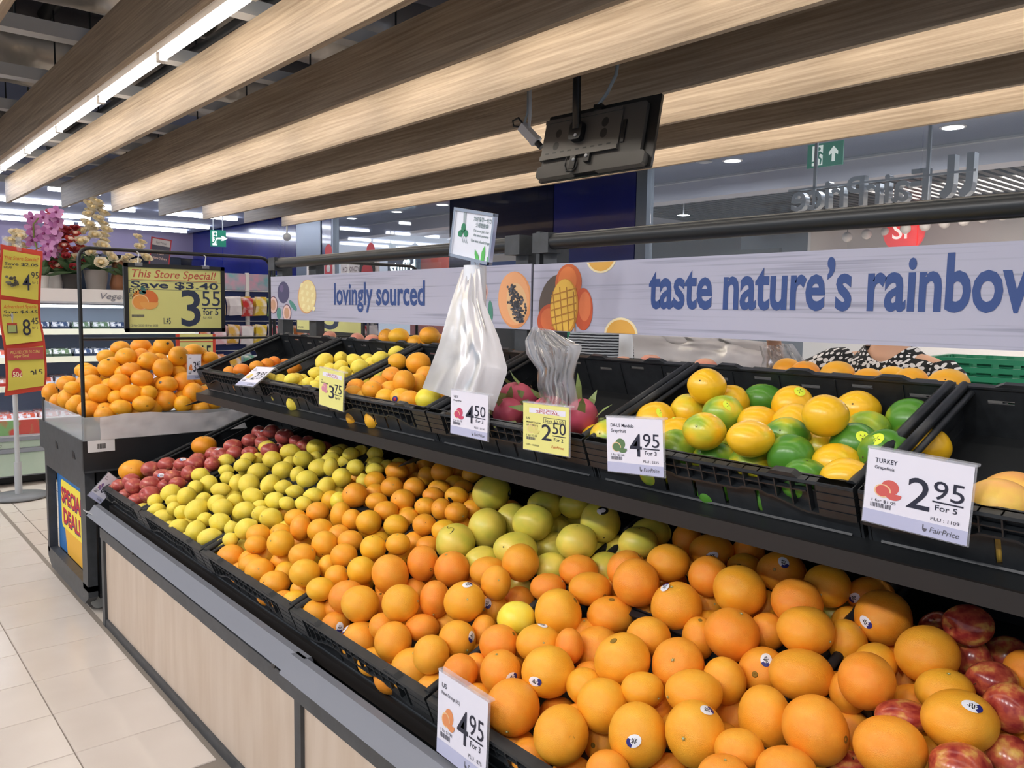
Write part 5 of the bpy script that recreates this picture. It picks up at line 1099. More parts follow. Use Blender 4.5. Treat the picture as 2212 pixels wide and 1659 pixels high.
LEAF = B().add([(0, 0, 0), (.16, .3, .05), (.13, .75, .08), (0, 1, 0), (-.13, .75, .08), (-.16, .3, .05)], [(0, 1, 2, 3), (0, 3, 4, 5)], mat('leaf_dark', '3d5a3c', .5, c2='56754a', nscale=2)).mesh('leaf')
fq = random.Random(3)
def plant(px_, py_, X, pot, label, blooms, h, spread, pot_c, pw=.10, ph=.13, bs=.055, kinds='w', orchid=False, nl=16):
    P = at(px_, py_, X=X); P.z = 1.4985
    r = empty('potted_flowers', label, 'flowers', loc=P)
    b = B(); b.lathe([(pw * .75, 0), (pw * .78, .01), (pw, ph), (pw * 1.04, ph + .004), (pw * .9, ph), (pw * .85, ph - .02), (0, ph - .02)], flat(pot_c), 18); b.obj('pot', r)
    for k in range(nl):
        o = mesh_obj('leaf', LEAF, r, (0, 0, ph - .01)); s = fq.uniform(.14, .24); o.scale = (s, s, s); o.rotation_euler = (fq.uniform(.1, 1.1), 0, fq.uniform(0, 6.28))
    if orchid:
        b = B(); pts = [(0, 0, ph), (.02, -.02, ph + .15), (.0, -.05, ph + .30), (.06, -.06, ph + .40), (.14, -.04, ph + .44)]; b.tube(pts, .006, STEM, 6); b.obj('stem', r)
    for k in range(blooms):
        kd = fq.choice(kinds)
        if orchid:
            t = k / blooms; o = mesh_obj('blossom', ORC, r, (fq.uniform(-.03, .06), fq.uniform(-.10, .12), ph + .20 + .30 * t + fq.uniform(-.03, .03))); s = bs
            o.rotation_euler = (PI / 2 + fq.uniform(-.4, .4), 0, PI / 2 + fq.uniform(-.5, .5))
        else:
            zz = ph + .06 + h * (k / blooms); rr = spread * (1 - .75 * (k / blooms)) * fq.uniform(.5, 1.05); a = k * 2.4
            o = mesh_obj('blossom', ROSE[kd], r, (rr * math.cos(a), rr * math.sin(a), zz)); s = bs * fq.uniform(.8, 1.15)
            tl_ = .5 * (1 - k / blooms); o.rotation_euler = (-tl_ * math.sin(a) + fq.uniform(-.2, .2), tl_ * math.cos(a) + .5, 0)
        o.scale = (s, s, s)
    return r
plant(208, 610, -7.40, 1, 'tall bouquet of cream roses in a grey pot on the chiller', 30, .52, .17, '8f8a86', .095, .16, .052, 'w')
plant(155, 610, -7.42, 1, 'dark red roses in a dark bowl pot on the chiller', 20, .34, .13, '3a3634', .075, .12, .045, 'rrro')
plant(118, 610, -7.50, 1, 'pink and red layered flowers in a white pot on the chiller', 26, .45, .10, 'e6e4e2', .07, .13, .05, 'ppoow')
plant(92, 612, -7.40, 1, 'purple orchid arching above the pink flowers', 16, .5, .1, 'd8d4d0', .05, .10, .060, 'p', True, 6)
plant(40, 612, -7.44, 1, 'short cream lilies above the hanging promotion signs', 10, .30, .10, 'd8d4d0', .06, .10, .06, 'w')
plant(305, 612, -7.50, 1, 'slim stems of cream flowers beside the red framed notice', 8, .36, .07, '4a4a46', .05, .10, .05, 'w')
plant(275, 612, -7.40, 1, 'low cream flowers beside the brown figure on the chiller', 7, .16, .10, '6a5a4a', .06, .10, .045, 'w')
fg = empty('carved_figure', 'small brown carved figure on the chiller behind the yellow sign', 'figurine', loc=at(256, 622, X=-7.4)); fg.location.z = 1.4985
BW = mat('carved_wood', '8a5a3a', .6); b = B(); b.lathe([(.06, 0), (.07, .05), (.055, .13), (.03, .17), (.0, .18)], BW, 14); b.obj('body', fg); b = B().ball((0, 0, .21), .05, BW, 12, 8); b.obj('head', fg)
# red framed delivery notice
nt_ = empty('notice_board', 'red framed grey notice about home delivery above the yellow sign', 'notice', loc=(0, 0, 0)); p0 = at(322, 510, X=-7.9); p1 = at(366, 518, X=-7.9); p2 = at(320, 585, X=-7.9); basis(nt_, p2, p1 - p0, (0, 0, 1)); W = (p1 - p0).length; Hh = p0.z - p2.z
b = B(); b.box((0, 0, -.01), (W, Hh, 0), flat('b03a48')); b.obj('frame', nt_); b = B(); b.quad(W * .06, 0, W * .94, Hh * .96, .001, flat('4f5064')); b.quad(W * .06, Hh * .78, W * .94, Hh * .96, .0015, flat('c9c6cc')); b.obj('sheet', nt_)
text('notice_text', 'FairPrice', Hh * .10, nt_, W * .25, Hh * .83, .002, flat('6a6a78'), fit=W * .5); text('notice_text', '1 Hour', Hh * .12, nt_, W * .25, Hh * .52, .002, flat('e6c9c0'), fit=W * .45, bold=.01); text('notice_text', 'Home Delivery', Hh * .10, nt_, W * .15, Hh * .38, .002, flat('e6c9c0'), fit=W * .7, bold=.01)
b = B(); b.tube([(W / 2, 0, -.01), (W / 2, -.45, -.01)], .012, CHROME, 8); b.obj('pole', nt_)
# ---- promotion stand with three hanging sheets
ps_ = empty('promotion_stand', 'tall grey stand with three red bordered price sheets hanging at the far left', 'sign stand', loc=(0, 0, 0))
SXp, SYp = -6.62, 1.045
b = B().tube([(SXp, SYp, .02), (SXp, SYp, 1.80)], .016, LGREY, 12); b.tube([(SXp, SYp, .02), (SXp, SYp, .25)], .024, LGREY, 12); b.obj('pole', ps_)
b = B(); b.lathe([(.19, 0), (.19, .012), (.05, .022), (.0, .024)], GREY, 28, Matrix.Translation((SXp, SYp, 0))); b.obj('base', ps_)
b = B(); v = []; f = []; n = 24; W = .255; sy = .975
def wv(t): return -6.585 + .018 * math.sin(t * 9) + .01 * math.sin(t * 21)
def ws(t): return .012 * math.sin(t * 7.5)
for i in range(n + 1):
    t = i / n; z = .745 + 1.02 * t
    for u in (0, .5, 1): v.append((wv(t) - .006 * (u == .5), sy + ws(t) + W * u, z + .03 * (u - .5) * (1 if t < .5 else -1.2)))
for i in range(n):
    for k in range(2): a = i * 3 + k; f.append((a, a + 1, a + 4, a + 3))
b.add(v, f, flat('c8402c'), True); b.obj('red_backing', ps_)
for k, (t0, t1, head) in enumerate(((.66, .965, 'This Store Special!'), (.35, .63, 'Advertised Special'), (.035, .315, 'PRICE REDUCED'))):
    b = B(); v = []; f = []
    for i in range(7):
        t = t0 + (t1 - t0) * i / 6
        for u in (.06, .94): v.append((wv(t) + .006, sy + ws(t) + W * u, .745 + 1.02 * t + .03 * (u - .5) * (1 if t < .5 else -1.2)))
    for i in range(6): f.append((i * 2, i * 2 + 1, i * 2 + 3, i * 2 + 2))
    b.add(v, f, mat('sheet_yellow', 'd2c553', .5), True); b.obj('yellow_sheet', ps_)
    sr = empty('sheet_print'); sr.parent = ps_; tm_ = (t0 + t1) / 2; hh = 1.02 * (t1 - t0); w_ = W * .88
    basis(sr, (max(wv(t0), wv(tm_), wv(t1)) + .014, sy + ws(tm_) + W * .06, .745 + 1.02 * t0), (wv(tm_) * 0, 1, .02 * (1 if tm_ < .5 else -1)), (0, 0, 1))
    if k < 2:
        text('sheet_text', head, .035, sr, .008, hh * .84, 0, flat('c8622c'), shear=.2, fit=w_ - .016, bold=.008); text('sheet_text', ('Save $2.05', 'Save $4.45')[k], .028, sr, .01, hh * .72, 0, TXT, fit=w_ - .02, bold=.015)
        text('sheet_text', ('4', '8')[k], .16, sr, w_ * .52, hh * .18, 0, TXT, fit=w_ * .22, bold=.006); text('sheet_text', ('95', '45')[k], .065, sr, w_ * .76, hh * .45, 0, TXT, fit=w_ * .20); text('sheet_text', 'for 2', .025, sr, w_ * .78, hh * .33, 0, TXT, fit=w_ * .16); text('sheet_text', 'PASAR', .022, sr, .006, hh * .64, 0, TXT, fit=.05, bold=.01)
        b = B(); cx_, cy_ = w_ * .24, hh * .36
        if k == 0:
            for j in range(22): b.disc(cx_ + fq.uniform(-.032, .032), cy_ + fq.uniform(-.032, .032), .010, .010, .0004 * j / 22, flat(('4a4438', '6d6a58', '35322a')[j % 3]), 8)
        else: b.quad(cx_ - .03, cy_ - .036, cx_ + .03, cy_ + .036, 0, flat('4a3a34')); b.quad(cx_ - .024, cy_ - .03, cx_ + .024, cy_ + .02, .0005, flat('9aa86a')); b.quad(cx_ - .03, cy_ + .02, cx_ + .03, cy_ + .036, .0005, flat('b0402c'))
        b.obj('product_picture', sr)
    else:
        b = B(); b.quad(0, hh * .70, w_, hh, -.002, flat('b5484a')); b.disc(w_ * .24, hh * .34, .032, .048, 0, flat('c03a44'), 22); b.obj('print_block', sr)
        text('sheet_text', 'PRICE REDUCED TO CLEAR', .03, sr, w_ * .1, hh * .86, 0, flat('e6d07a'), fit=w_ * .8); text('sheet_text', 'Super Deal', .03, sr, w_ * .18, hh * .77, 0, flat('e6d07a'), fit=w_ * .4)
        text('sheet_text', '50\u00a2', .05, sr, w_ * .125, hh * .29, .001, flat('f0e8c0'), fit=w_ * .24, bold=.01); text('sheet_text', '2', .085, sr, w_ * .60, hh * .22, 0, TXT, fit=w_ * .13); text('sheet_text', '15', .055, sr, w_ * .74, hh * .32, 0, TXT, fit=w_ * .2)
for u in (.1, .42):
    b = B(); b.box((-6.60, sy + W * u, 1.74), (-6.57, sy + W * u + .03, 1.84), CLEAR); b.obj('clip', ps_)
# ---- small price sheet and the sign behind
s2 = empty('promotion_sheet', 'yellow price sheet with red border ending in 15 behind the bin oranges', 'sign'); p0 = at(380, 722, X=-5.35); p1 = at(465, 722, X=-5.35); p2 = at(382, 800, X=-5.35); basis(s2, p2, p1 - p0, (0, 0, 1)); W = (p1 - p0).length; Hh = p0.z - p2.z
b = B(); b.box((0, -.7, -.012), (W, Hh, -.002), flat('c8402c')); b.obj('border', s2); b = B(); b.quad(.02, -.6, W - .02, Hh - .0, .0, mat('sign_yellow', 'd9d88a')); b.quad(.02, Hh * .78, W - .02, Hh * .81, .001, flat('c8402c')); b.obj('sheet', s2); text('sign_text', '.15', Hh * .55, s2, W * .52, Hh * .30, .002, TXT, fit=W * .36, bold=.012)
s3 = empty('hanging_sign', 'yellow framed sign half hidden behind the left banner', 'sign'); p0 = at(640, 640, Y=2.25); p1 = at(785, 640, Y=2.25); p2 = at(640, 718, Y=2.25); basis(s3, p2, p1 - p0, (0, 0, 1)); W = (p1 - p0).length; Hh = p0.z - p2.z
b = B(); b.rbox((0, 0, -.012), (W, Hh, 0), .015, BLACK); b.obj('frame', s3); b = B(); b.quad(.015, .02, W - .02, Hh - .02, .001, mat('sign_yellow', 'd9d88a')); b.obj('paper', s3); text('sign_text', '3', .22, s3, W * .45, .035, .002, SN_, fit=W * .22, bold=.01); text('sign_text', '18 Mar 2020', .016, s3, .03, .03, .002, TXG, fit=.07)
b = B(); b.tube([(W * .2, Hh, 0), (W * .2, Hh + .18, 0)], .003, WHITE, 6); b.tube([(W * .8, Hh, 0), (W * .8, Hh + .18, 0)], .003, WHITE, 6); b.obj('hook', s3)
# ---- rack of hanging snack packets
rk = empty('snack_rack', 'white wire rack hung with colourful snack packets behind the end of the stand', 'rack', loc=(0, 0, 0))
RXk = -8.7
for yy in (3.05, 3.62, 4.4, 5.2):
    b = B(); b.box((RXk - .03, yy - .02, 0), (RXk, yy + .02, 1.75), WHITE); b.obj('post', rk)
b = B(); b.box((RXk - .06, 3.0, 0), (RXk - .035, 5.3, 1.70), mat('rack_back', '24356e', .5)); b.obj('back_panel', rk)
for z in (1.55, 1.22, .9, .55):
    b = B(); b.tube([(RXk, 3.0, z), (RXk, 5.3, z)], .006, WHITE, 6); b.obj('hanging_bar', rk)
b = B(); b.box((RXk - .03, 3.0, 1.56), (RXk - .01, 5.3, 1.74), mat('teal_header', '7fb9c4', .5, c2='d8a6c0', nscale=9)); b.obj('header_card', rk)
sn = random.Random(9); SC = ['d8a83a', 'e0c23c', 'c95a6a', '7fae6a', 'd98a5a', 'a9c4d8', 'd8d4dc', 'c23a3a', '9a7fb4', 'e6b8c4', '5aa08a', 'd0b0a0']
SM = []
for c in SC:
    b = B(); m_ = mat('snack_' + c, c, .25, c2='ece9ee', nscale=14, ramp=(.45, .75)); b.add([(0, -.07, -.20), (0, .07, -.20), (.03, .06, -.10), (.03, -.06, -.10), (.012, -.065, -.02), (.012, .065, -.02), (0, .07, 0), (0, -.07, 0)], [(0, 1, 2, 3), (3, 2, 5, 4), (4, 5, 6, 7)], m_); SM.append(b.mesh('packet'))
for z in (1.50, 1.20, .88, .55):
    for k in range(14):
        for d in range(2):
            o = mesh_obj('snack_packet', sn.choice(SM), None, (RXk + .05 + .07 * d, 3.1 + .155 * k + sn.uniform(-.01, .01), z - .02 + sn.uniform(-.01, .01)), (sn.uniform(-.08, .08), sn.uniform(-.1, .1), sn.uniform(-.2, .2)))
            tag(o, 'small glossy snack packet hanging on the white rack', 'packet', 'snack packets on the rack')
# ---- far walls of the shop at the left
DG_ = mat('dark_glass', '141a22', .06, spec=.8); FRM = mat('window_frame', '252b36', .4); BLUE = mat('blue_panel', '1d2a86', .18, c2='17226e', nscale=.6, coat=.3); NAVYP = mat('navy_panel', '121a3e', .12, coat=.4)
wl = empty('wall_left', kind='structure')
b = B(); b.box((-17.5, -5, 2.35), (-17.2, 6, 2.9), mat('bulkhead', '7a6f88', .6)); b.obj('bulkhead', wl); b = B(); b.box((-17.5, -5, 0), (-17.3, 6, 2.4), DG_); b.obj('glass', wl)
for i in range(9):
    b = B(); yy = -4.5 + 1.25 * i; b.box((-17.3, yy, 0), (-17.2, yy + .25, 2.36), FRM); b.obj('window_post', wl)
b = B(); b.box((-17.3, -5, 1.55), (-17.22, 6, 1.62), FRM); b.box((-17.3, -5, 0), (-17.2, 6, .9), FRM); b.obj('window_rail', wl)
wb = empty('wall_back', kind='structure')
for a, c, m_ in ((-17.4, -15.6, BLUE), (-15.58, -12.45, BLUE), (-8.22, -6.36, NAVYP), (-6.35, -5.22, BLUE)):
    b = B(); b.box((a, 6.0, 0), (c, 6.12, 3.6), m_); b.obj('wall_panel', wb)
for a, c in ((-12.44, -11.6), (-11.25, -11.2), (-5.21, -5.08)):
    b = B(); b.box((a, 6.0, 0), (c, 6.1, 3.6), mat('steel_mullion', '7b8694', .35, metal=.3)); b.obj('mullion', wb)
b = B(); b.box((-11.55, 6.0, 0), (-11.26, 6.1, 3.6), BLUE); b.obj('wall_panel', wb)
b = B(); b.box((-17.4, 5.95, 1.42), (-12.5, 5.99, 1.55), LGREY); b.box((-17.4, 5.9, 1.25), (-12.5, 5.99, 1.42), mat('blue_band', '27357e', .4)); b.obj('wall_band', wb)
for i in range(2):
    b = B(); b.box((-11.19 + 0, 6.05, 0), (-8.23, 6.056, 3.2), ACR) if False else None
GL = film('shop_glass', 'c8d4e0', .86, .03, .2)
for n_, (a, c) in enumerate(((-11.19, -8.23), (-5.07, -2.6), (-2.59, -.1), (-.09, 2.4))):
    b = B(); b.box((a, 6.05, 0), (c, 6.058, 3.0), GL); o = b.obj('window_%d' % (n_ + 1)); tag(o, kind='structure')
# exit sign at the left
def exit_sign(P, w_, h_, rot, label, arrow):
    r = empty('exit_sign', label, 'exit sign', loc=P, rot=rot)
    b = B(); b.box((-w_ / 2, -h_ / 2, -.012), (w_ / 2, h_ / 2, 0), mat('exit_green', '1f7a62', .4, emit=.35)); b.obj('panel', r); GW = mat('exit_white', 'e9f4ee', .4, emit=.6)
    b = B(); b.quad(-w_ * .36, -h_ * .42, -w_ * .06, h_ * .42, .001, GW); b.obj('doorway', r); GR = mat('exit_green', '1f7a62')
    b = B(); b.disc(-w_ * .17, h_ * .27, h_ * .08, h_ * .08, .003, GR, 12)
    for q in ([(-.20, .18), (-.12, .16), (-.16, -.06), (-.24, -.04)], [(-.12, .16), (-.04, .05), (-.06, .0), (-.15, .08)], [(-.20, .16), (-.30, .12), (-.29, .05), (-.20, .08)], [(-.16, -.04), (-.08, -.16), (-.10, -.38), (-.14, -.37), (-.13, -.18), (-.21, -.06)], [(-.20, -.05), (-.28, -.22), (-.38, -.24), (-.38, -.30), (-.25, -.29), (-.17, -.10)]):
        b.poly([(w_ * a, h_ * c * 1.0) for a, c in q], .003, GR)
    b.obj('running_figure', r)
    b = B(); q = [(-.05, -.32), (.05, -.32), (.05, .02), (.14, -.06), (.14, .08), (0, .32), (-.14, .08), (-.14, -.06), (-.05, .02)]
    if arrow == 'r': q = [(c * 1.3, -a) for a, c in q]
    b.poly([(w_ * (.24 + a * .9), h_ * c) for a, c in q], .003, GW); b.obj('arrow', r)
    b = B(); b.tube([(-w_ * .3, h_ / 2, -.006), (-w_ * .3, h_ / 2 + .4, -.006)], .008, LGREY, 6); b.tube([(w_ * .3, h_ / 2, -.006), (w_ * .3, h_ / 2 + .4, -.006)], .008, LGREY, 6); b.obj('hanger', r)
    return r
exit_sign(at(471, 515, X=-12), .22, .24, (PI / 2, 0, PI / 2 - .5), 'small green exit sign with right arrow at the far left by the blue wall', 'r')
# ================================================================== right: shop front, mall, people
cs = empty('ceiling', kind='structure')
b = B(); b.box((-17.5, 5.9, 3.0), (4, 8.2, 3.1), mat('soffit', '56607a', .12, coat=.5)); b.obj('soffit', cs)
b = B(); b.box((-17.5, 8.2, 2.78), (4, 8.5, 3.1), mat('bulkhead_white', 'b9bac4', .5)); b.box((-17.5, 8.14, 2.98), (4, 8.2, 3.0), LGREY); b.obj('bulkhead', cs)
b = B(); b.box((-17.5, 8.5, 3.25), (4, 16, 3.3), mat('mall_ceiling', 'a9a9b2', .6)); b.obj('slab', cs)
b = B(); b.box((-1.6, 8.5, 3.0), (4, 14, 3.24), mat('mall_white', 'c6c4ca', .6)); b.obj('plaster_field', cs)
SL = B(); SL.box((-.035, 8.5, 2.98), (.035, 13.6, 3.10), mat('slat_black', '17181c', .5)); SL = SL.mesh('ceiling_slat')
for k in range(56): mesh_obj('slat', SL, cs, (-8.9 + .13 * k, 0, 0))
LAMPM = mat('downlight_glow', 'f4f9ff', .4, emit=14)
dl = B(); dl.lathe([(.105, 0), (.105, .01), (.0, .01)], WHITE, 22); dl = dl.mesh('ring'); dg = B().disc(0, 0, .085, .085, -.002, LAMPM, 22).mesh('lens')
for k, x in enumerate((-15.0, -13.2, -11.7, -10.4, -9.1, -7.7, -6.4, -5.15, -4.05, -2.95, -1.7, -.5)):
    r = empty('downlight', 'round glowing downlight in the dark shop front soffit, %s of the television' % ('left' if x < -6.5 else 'right'), 'lamp', 'downlights in the soffit, %s' % ('left part' if x < -6.5 else 'right part'), (x, 7.45, 2.995)); mesh_obj('ring', dl, r); mesh_obj('lens', dg, r)
for x, y in ((-9.0, 9.3), (-10.8, 9.3), (-7.2, 9.3), (-9.9, 11.2)):
    r = empty('pendant_disc', 'small glowing disc lamp hung deep in the mall behind the left banner', 'lamp', 'disc lamps deep in the mall', (x, y, 2.75)); mesh_obj('lens', dg, r); b = B().tube([(0, 0, 0), (0, 0, .5)], .008, GREY, 6); b.obj('cord', r)
for k, (x, y) in enumerate(((-4.6, 7.0), (-4.2, 7.75), (-1.9, 7.8), (-5.4, 7.3))):
    b = B(); b.lathe([(.06 + .03 * (k % 2), 0), (.05, -.012), (0, -.014)], LGREY, 18); o = b.obj('smoke_detector', None, (x, y, 2.998)); tag(o, 'unlit pale round fitting in the shop front soffit', 'fitting', 'round fittings in the soffit')
exit_sign(at(1782, 334, Y=6.6), .325, .20, (PI / 2, 0, 0), 'green exit sign with running figure and upward arrow at the upper right', 'u')
# metal letters hung over the entrance, seen from behind
lt = empty('hanging_letters', 'brushed steel shop name letters hung on bars, seen reversed from inside', 'letters')
p0 = at(1712, 462, Y=6.35); p1 = at(2105, 412, Y=6.35); wd = p1.x - p0.x
lt.matrix_world = Matrix.Translation((p1.x, 6.35, p0.z + .02)) @ Matrix.Rotation(PI, 4, 'Z') @ Matrix.Rotation(PI / 2, 4, 'X')
STEEL = mat('letter_steel', '9aa2ab', .3, metal=.85)
me = text_mesh('FairPrice', .33, .01, 0, 'LEFT', 1, .035).copy(); ex = [v.co.x for v in me.vertices]; k = wd * .78 / (max(ex) - min(ex)); me.transform(Matrix.Translation((-min(ex), 0, 0))); me.transform(Matrix.Diagonal((k, 1, 1, 1))); me.materials.clear(); me.materials.append(STEEL)
mesh_obj('letter_row', me, lt, (wd * .22, 0, 0))
for dx in (.0, .13):
    b = B(); b.prism([(dx, .30), (dx + .05, .30), (dx + .05, .10), (dx + .075, .05), (dx + .10, .05), (dx + .085, 0), (dx + .05, -.01), (dx + .01, .03), (dx, .09)], -.04, .04, STEEL, 2); b.obj('logo_letter', lt)
for yy in (-.02, .17):
    b = B(); b.box((-.02, yy - .008, -.05), (wd + .02, yy + .008, -.035), STEEL); b.obj('bar', lt)
for xx in (.22 * wd, .85 * wd):
    b = B(); b.box((xx - .012, -.03, -.05), (xx + .012, .55, -.03), STEEL); b.obj('hanger', lt)
# food stall across the mall
st = empty('food_stall', 'bright white food stall with a red round sign across the mall', 'stall')
SWm = mat('stall_white', 'f6f0ea', .5); xa = at(1775, 600, Y=12.6).x
b = B(); b.box((xa, 13.4, 0), (4, 13.5, 3.2), SWm); b.obj('back_wall', st); b = B(); b.box((xa - .05, 12.2, 0), (xa, 13.5, 3.2), SWm); b.obj('side_wall', st); b = B(); b.box((xa, 12.2, 0), (4, 12.5, 1.1), SWm); b.obj('counter', st)
p = at(1953, 501, Y=12.2); RS = mat('sign_red', 'e2302f', .4, emit=.7)
b = B(); b.lathe([(.29, -.04), (.29, .04), (0, .04)], RS, 36, Matrix.Translation(p) @ Matrix.Rotation(PI / 2, 4, 'X')); b.obj('round_sign', st)
t = empty('sign_letters'); t.parent = st; t.matrix_world = Matrix.Translation((p.x, p.y - .05, p.z)) @ Matrix.Rotation(PI / 2, 4, 'X'); text('letters', 'Sf', .36, t, -.16, -.10, .0, mat('letter_white', 'f6e8e0', .4, emit=.9), bold=.008)
for k in range(9):
    px_ = 1830 + 42 * k; q = at(px_, 512 - 6 * k, Y=12.0 + .1 * (k % 3)); r = empty('pendant_lamp', 'small white pendant lamp over the food stall', 'lamp', 'pendant lamps over the stall', q)
    b = B().ball((0, 0, 0), .075, mat('pendant_white', 'efe6de', .5), 12, 8); b.obj('globe', r); b = B().tube([(0, 0, .07), (0, 0, .5)], .006, GREY, 6); b.obj('cord', r)
b = B(); b.box((xa + .2, 13.1, 1.9), (4, 13.35, 2.0), mat('jar_orange', 'd88a4a', .4, c2='e8d0b0', nscale=8)); b.obj('jar_shelf', st)
mw = empty('wall_mall', kind='structure')
b = B(); b.box((-9, 13.4, 0), (xa - .06, 13.5, 3.2), mat('mall_grey', '6b727c', .5)); b.obj('grey_wall', mw); b = B(); b.box((-17.5, 13.9, 0), (-9, 14, 3.2), mat('mall_dark', '22242a', .5)); b.obj('dark_wall', mw)
p = at(1617, 547, Y=12.9); b = B(); b.box((p.x - .62, 12.9, p.z - .45), (p.x + .62, 12.98, p.z + .07), BLACK); o = b.obj('menu_screen'); tag(o, 'dark menu screen on the grey mall wall behind the right banner', 'screen')
# shops seen through the glass behind the left banner
p = at(870, 577, Y=9.8); s_d = empty('shop_sign', 'dark shop sign with glowing white lettering behind the left banner', 'sign', loc=p, rot=(PI / 2, 0, 0)); b = B(); b.box((-.62, -.30, -.05), (.62, .22, 0), mat('teal_dark', '10303c', .4)); b.obj('board', s_d); text('sign_text', 'stuff\u2019d', .42, s_d, -.50, -.14, .01, mat('glow_white', 'e6fbff', .4, emit=3), fit=1.0, bold=.02); text('sign_text', 'salads wraps kebabs', .10, s_d, -.45, -.24, .01, mat('glow_white', 'e6fbff'), fit=.8)
p = at(925, 590, Y=10.2); b = B(); b.box((p.x - .7, 10.2, 0), (p.x + .9, 10.3, p.z + .35), mat('orange_wall', 'a8442c', .4)); o = b.obj('shop_board'); tag(o, 'orange red shop wall beside the glowing sign', 'wall board')
for k in range(3):
    p = at(900 + 30 * k, 568 + 8 * k, Y=11.8); b = B(); b.box((p.x - 1.1, 11.8, p.z), (p.x + .3, 11.83, p.z + .035), FT); o = b.obj('linear_lamp'); tag(o, 'thin glowing line lamp deep in the mall behind the left banner', 'lamp', 'line lamps deep in the mall')
KW = mat('poster_white', 'dcd8dc', .5); KR = flat('c2404c')
for k, (a, c, t_) in enumerate(((662, 722, 'KOMONOYA'), (736, 818, 'KOMONOYA'))):
    q0, q1 = at(a, 556, Y=5.2), at(c, 556, Y=5.2); r = empty('shop_poster', ('left', 'right')[k] + ' white and red shop poster standing behind the left banner', 'poster', loc=(q0.x, 5.2, q0.z - .75), rot=(PI / 2, 0, 0)); w_ = q1.x - q0.x
    b = B(); b.box((0, 0, -.01), (w_, .75, 0), KW); b.obj('board', r); text('poster_text', t_, .09, r, w_ * .06, .56, .001, flat('5a4a52'), fit=w_ * .5); text('poster_text', 'OSAKA JAPAN', .07, r, w_ * .10, .44, .001, flat('5a4a52'), fit=w_ * .4)
    b = B(); b.disc(w_ * .80, .80, .10, .10, .0, KR, 20); b.poly([(w_ * .66, .5), (w_ * .8, .40), (w_ * .94, .5), (w_ * .94, .66), (w_ * .66, .66)], .001, KR); b.disc(w_ * .80, .58, .055, .05, .002, KW, 16); b.obj('red_emblem', r); b = B(); b.box((w_ * .1, -.9, -.03), (w_ * .14, 0, -.012), GREY); b.box((w_ * .86, -.9, -.03), (w_ * .9, 0, -.012), GREY); b.obj('leg', r)
q = at(795, 583, Y=5.0); r = empty('round_sign', 'round black and white sign with red figure behind the left banner', 'sign', loc=q, rot=(PI / 2, 0, 0)); b = B(); b.lathe([(.20, -.01), (.20, .01), (0, .01)], KW, 30); b.obj('disc', r); b = B(); b.disc(0, 0, .185, .185, .012, flat('26262a'), 28); b.disc(0, -.02, .13, .10, .014, KR, 20); b.obj('print', r); b = B().tube([(0, -.2, 0), (0, -1.2, 0)], .015, GREY, 8); b.obj('pole', r)
tx_ = text('sign_text', 'EVERYTHING', .07, r, -.13, .10, .016, KW, fit=.26, bold=.01)
q0, q1 = at(1045, 567, Y=5.85), at(1160, 562, Y=5.85); r = empty('promotion_board', 'blue promotion board behind the middle of the banners', 'sign', loc=(q0.x - .1, 5.85, q0.z - .9), rot=(PI / 2, 0, 0)); w_ = q1.x - q0.x + .2; b = B(); b.box((0, 0, -.02), (w_, .9, 0), mat('promo_blue', '3a5a9a', .4)); b.box((0, .9, -.02), (w_, .98, 0), LGREY); b.obj('board', r); text('board_text', 'PROMOTION', .16, r, w_ * .18, .72, .002, flat('c8d4e8'), fit=w_ * .75, bold=.01)
b = B(); b.box((w_ * .1, -.8, -.05), (w_ * .14, 0, -.02), GREY); b.box((w_ * .86, -.8, -.05), (w_ * .9, 0, -.02), GREY); b.obj('leg', r)
# ---- stacked green baskets
BG = mat('basket_green', '1f8f66', .4)
def basket_mesh():
    b = B(); w_, d_, h_ = .22, .155, .20; tp = .86
    for s in (-1, 1):
        for k in range(6):
            u0 = -1 + k / 3; u1 = u0 + .22
            b.add([(u0 * w_ * tp, s * d_ * tp, 0), (u1 * w_ * tp, s * d_ * tp, 0), (u1 * w_, s * d_, h_), (u0 * w_, s * d_, h_)], [(0, 1, 2, 3)], BG)
            b.add([(s * w_ * tp, u0 * d_ * tp, 0), (s * w_ * tp, u1 * d_ * tp, 0), (s * w_, u1 * d_, h_), (s * w_, u0 * d_, h_)], [(0, 1, 2, 3)], BG)
    b.box((-w_ * tp, -d_ * tp, 0), (w_ * tp, d_ * tp, .006), BG)
    for z in (.06, .12): b.box((-w_ * .93, -d_ * .93, z), (w_ * .93, -d_ * .92, z + .012), BG); b.box((-w_ * .93, d_ * .92, z), (w_ * .93, d_ * .93, z + .012), BG)
    return b.mesh('walls')
def basket_rim():
    b = B(); w_, d_, h_ = .232, .167, .20
    for s in (-1, 1): b.box((-w_, s * d_ - .010, h_ - .02), (w_, s * d_ + .010, h_), BG); b.box((s * w_ - .010, -d_, h_ - .02), (s * w_ + .010, d_, h_), BG)
    return b.mesh('rim')
BM, BR_ = basket_mesh(), basket_rim()
def stack(P, n, top, rz, lab, grp):
    for k in range(n):
        r = empty('shopping_basket', lab, 'basket', grp, (P.x, P.y, top - .20 - .034 * k), (0, 0, rz)); mesh_obj('walls', BM, r); mesh_obj('rim', BR_, r)
    b = B(); b.box((P.x - .25, P.y - .18, 0), (P.x + .25, P.y + .18, top - .20 - .034 * (n - 1)), DARK); o = b.obj('basket_base'); tag(o, 'dark low base under ' + grp, 'base')
stack(at(2175, 772, Y=3.5), 14, at(2175, 773, Y=3.5).z, .15, 'green shopping basket nested in the stack right of the floral blouse', 'green baskets at the right')
stack(at(1228, 722, Y=4.6), 14, at(1228, 718, Y=4.6).z, .1, 'green shopping basket nested in the stack left of the striped shirt', 'green baskets behind the clear bag')
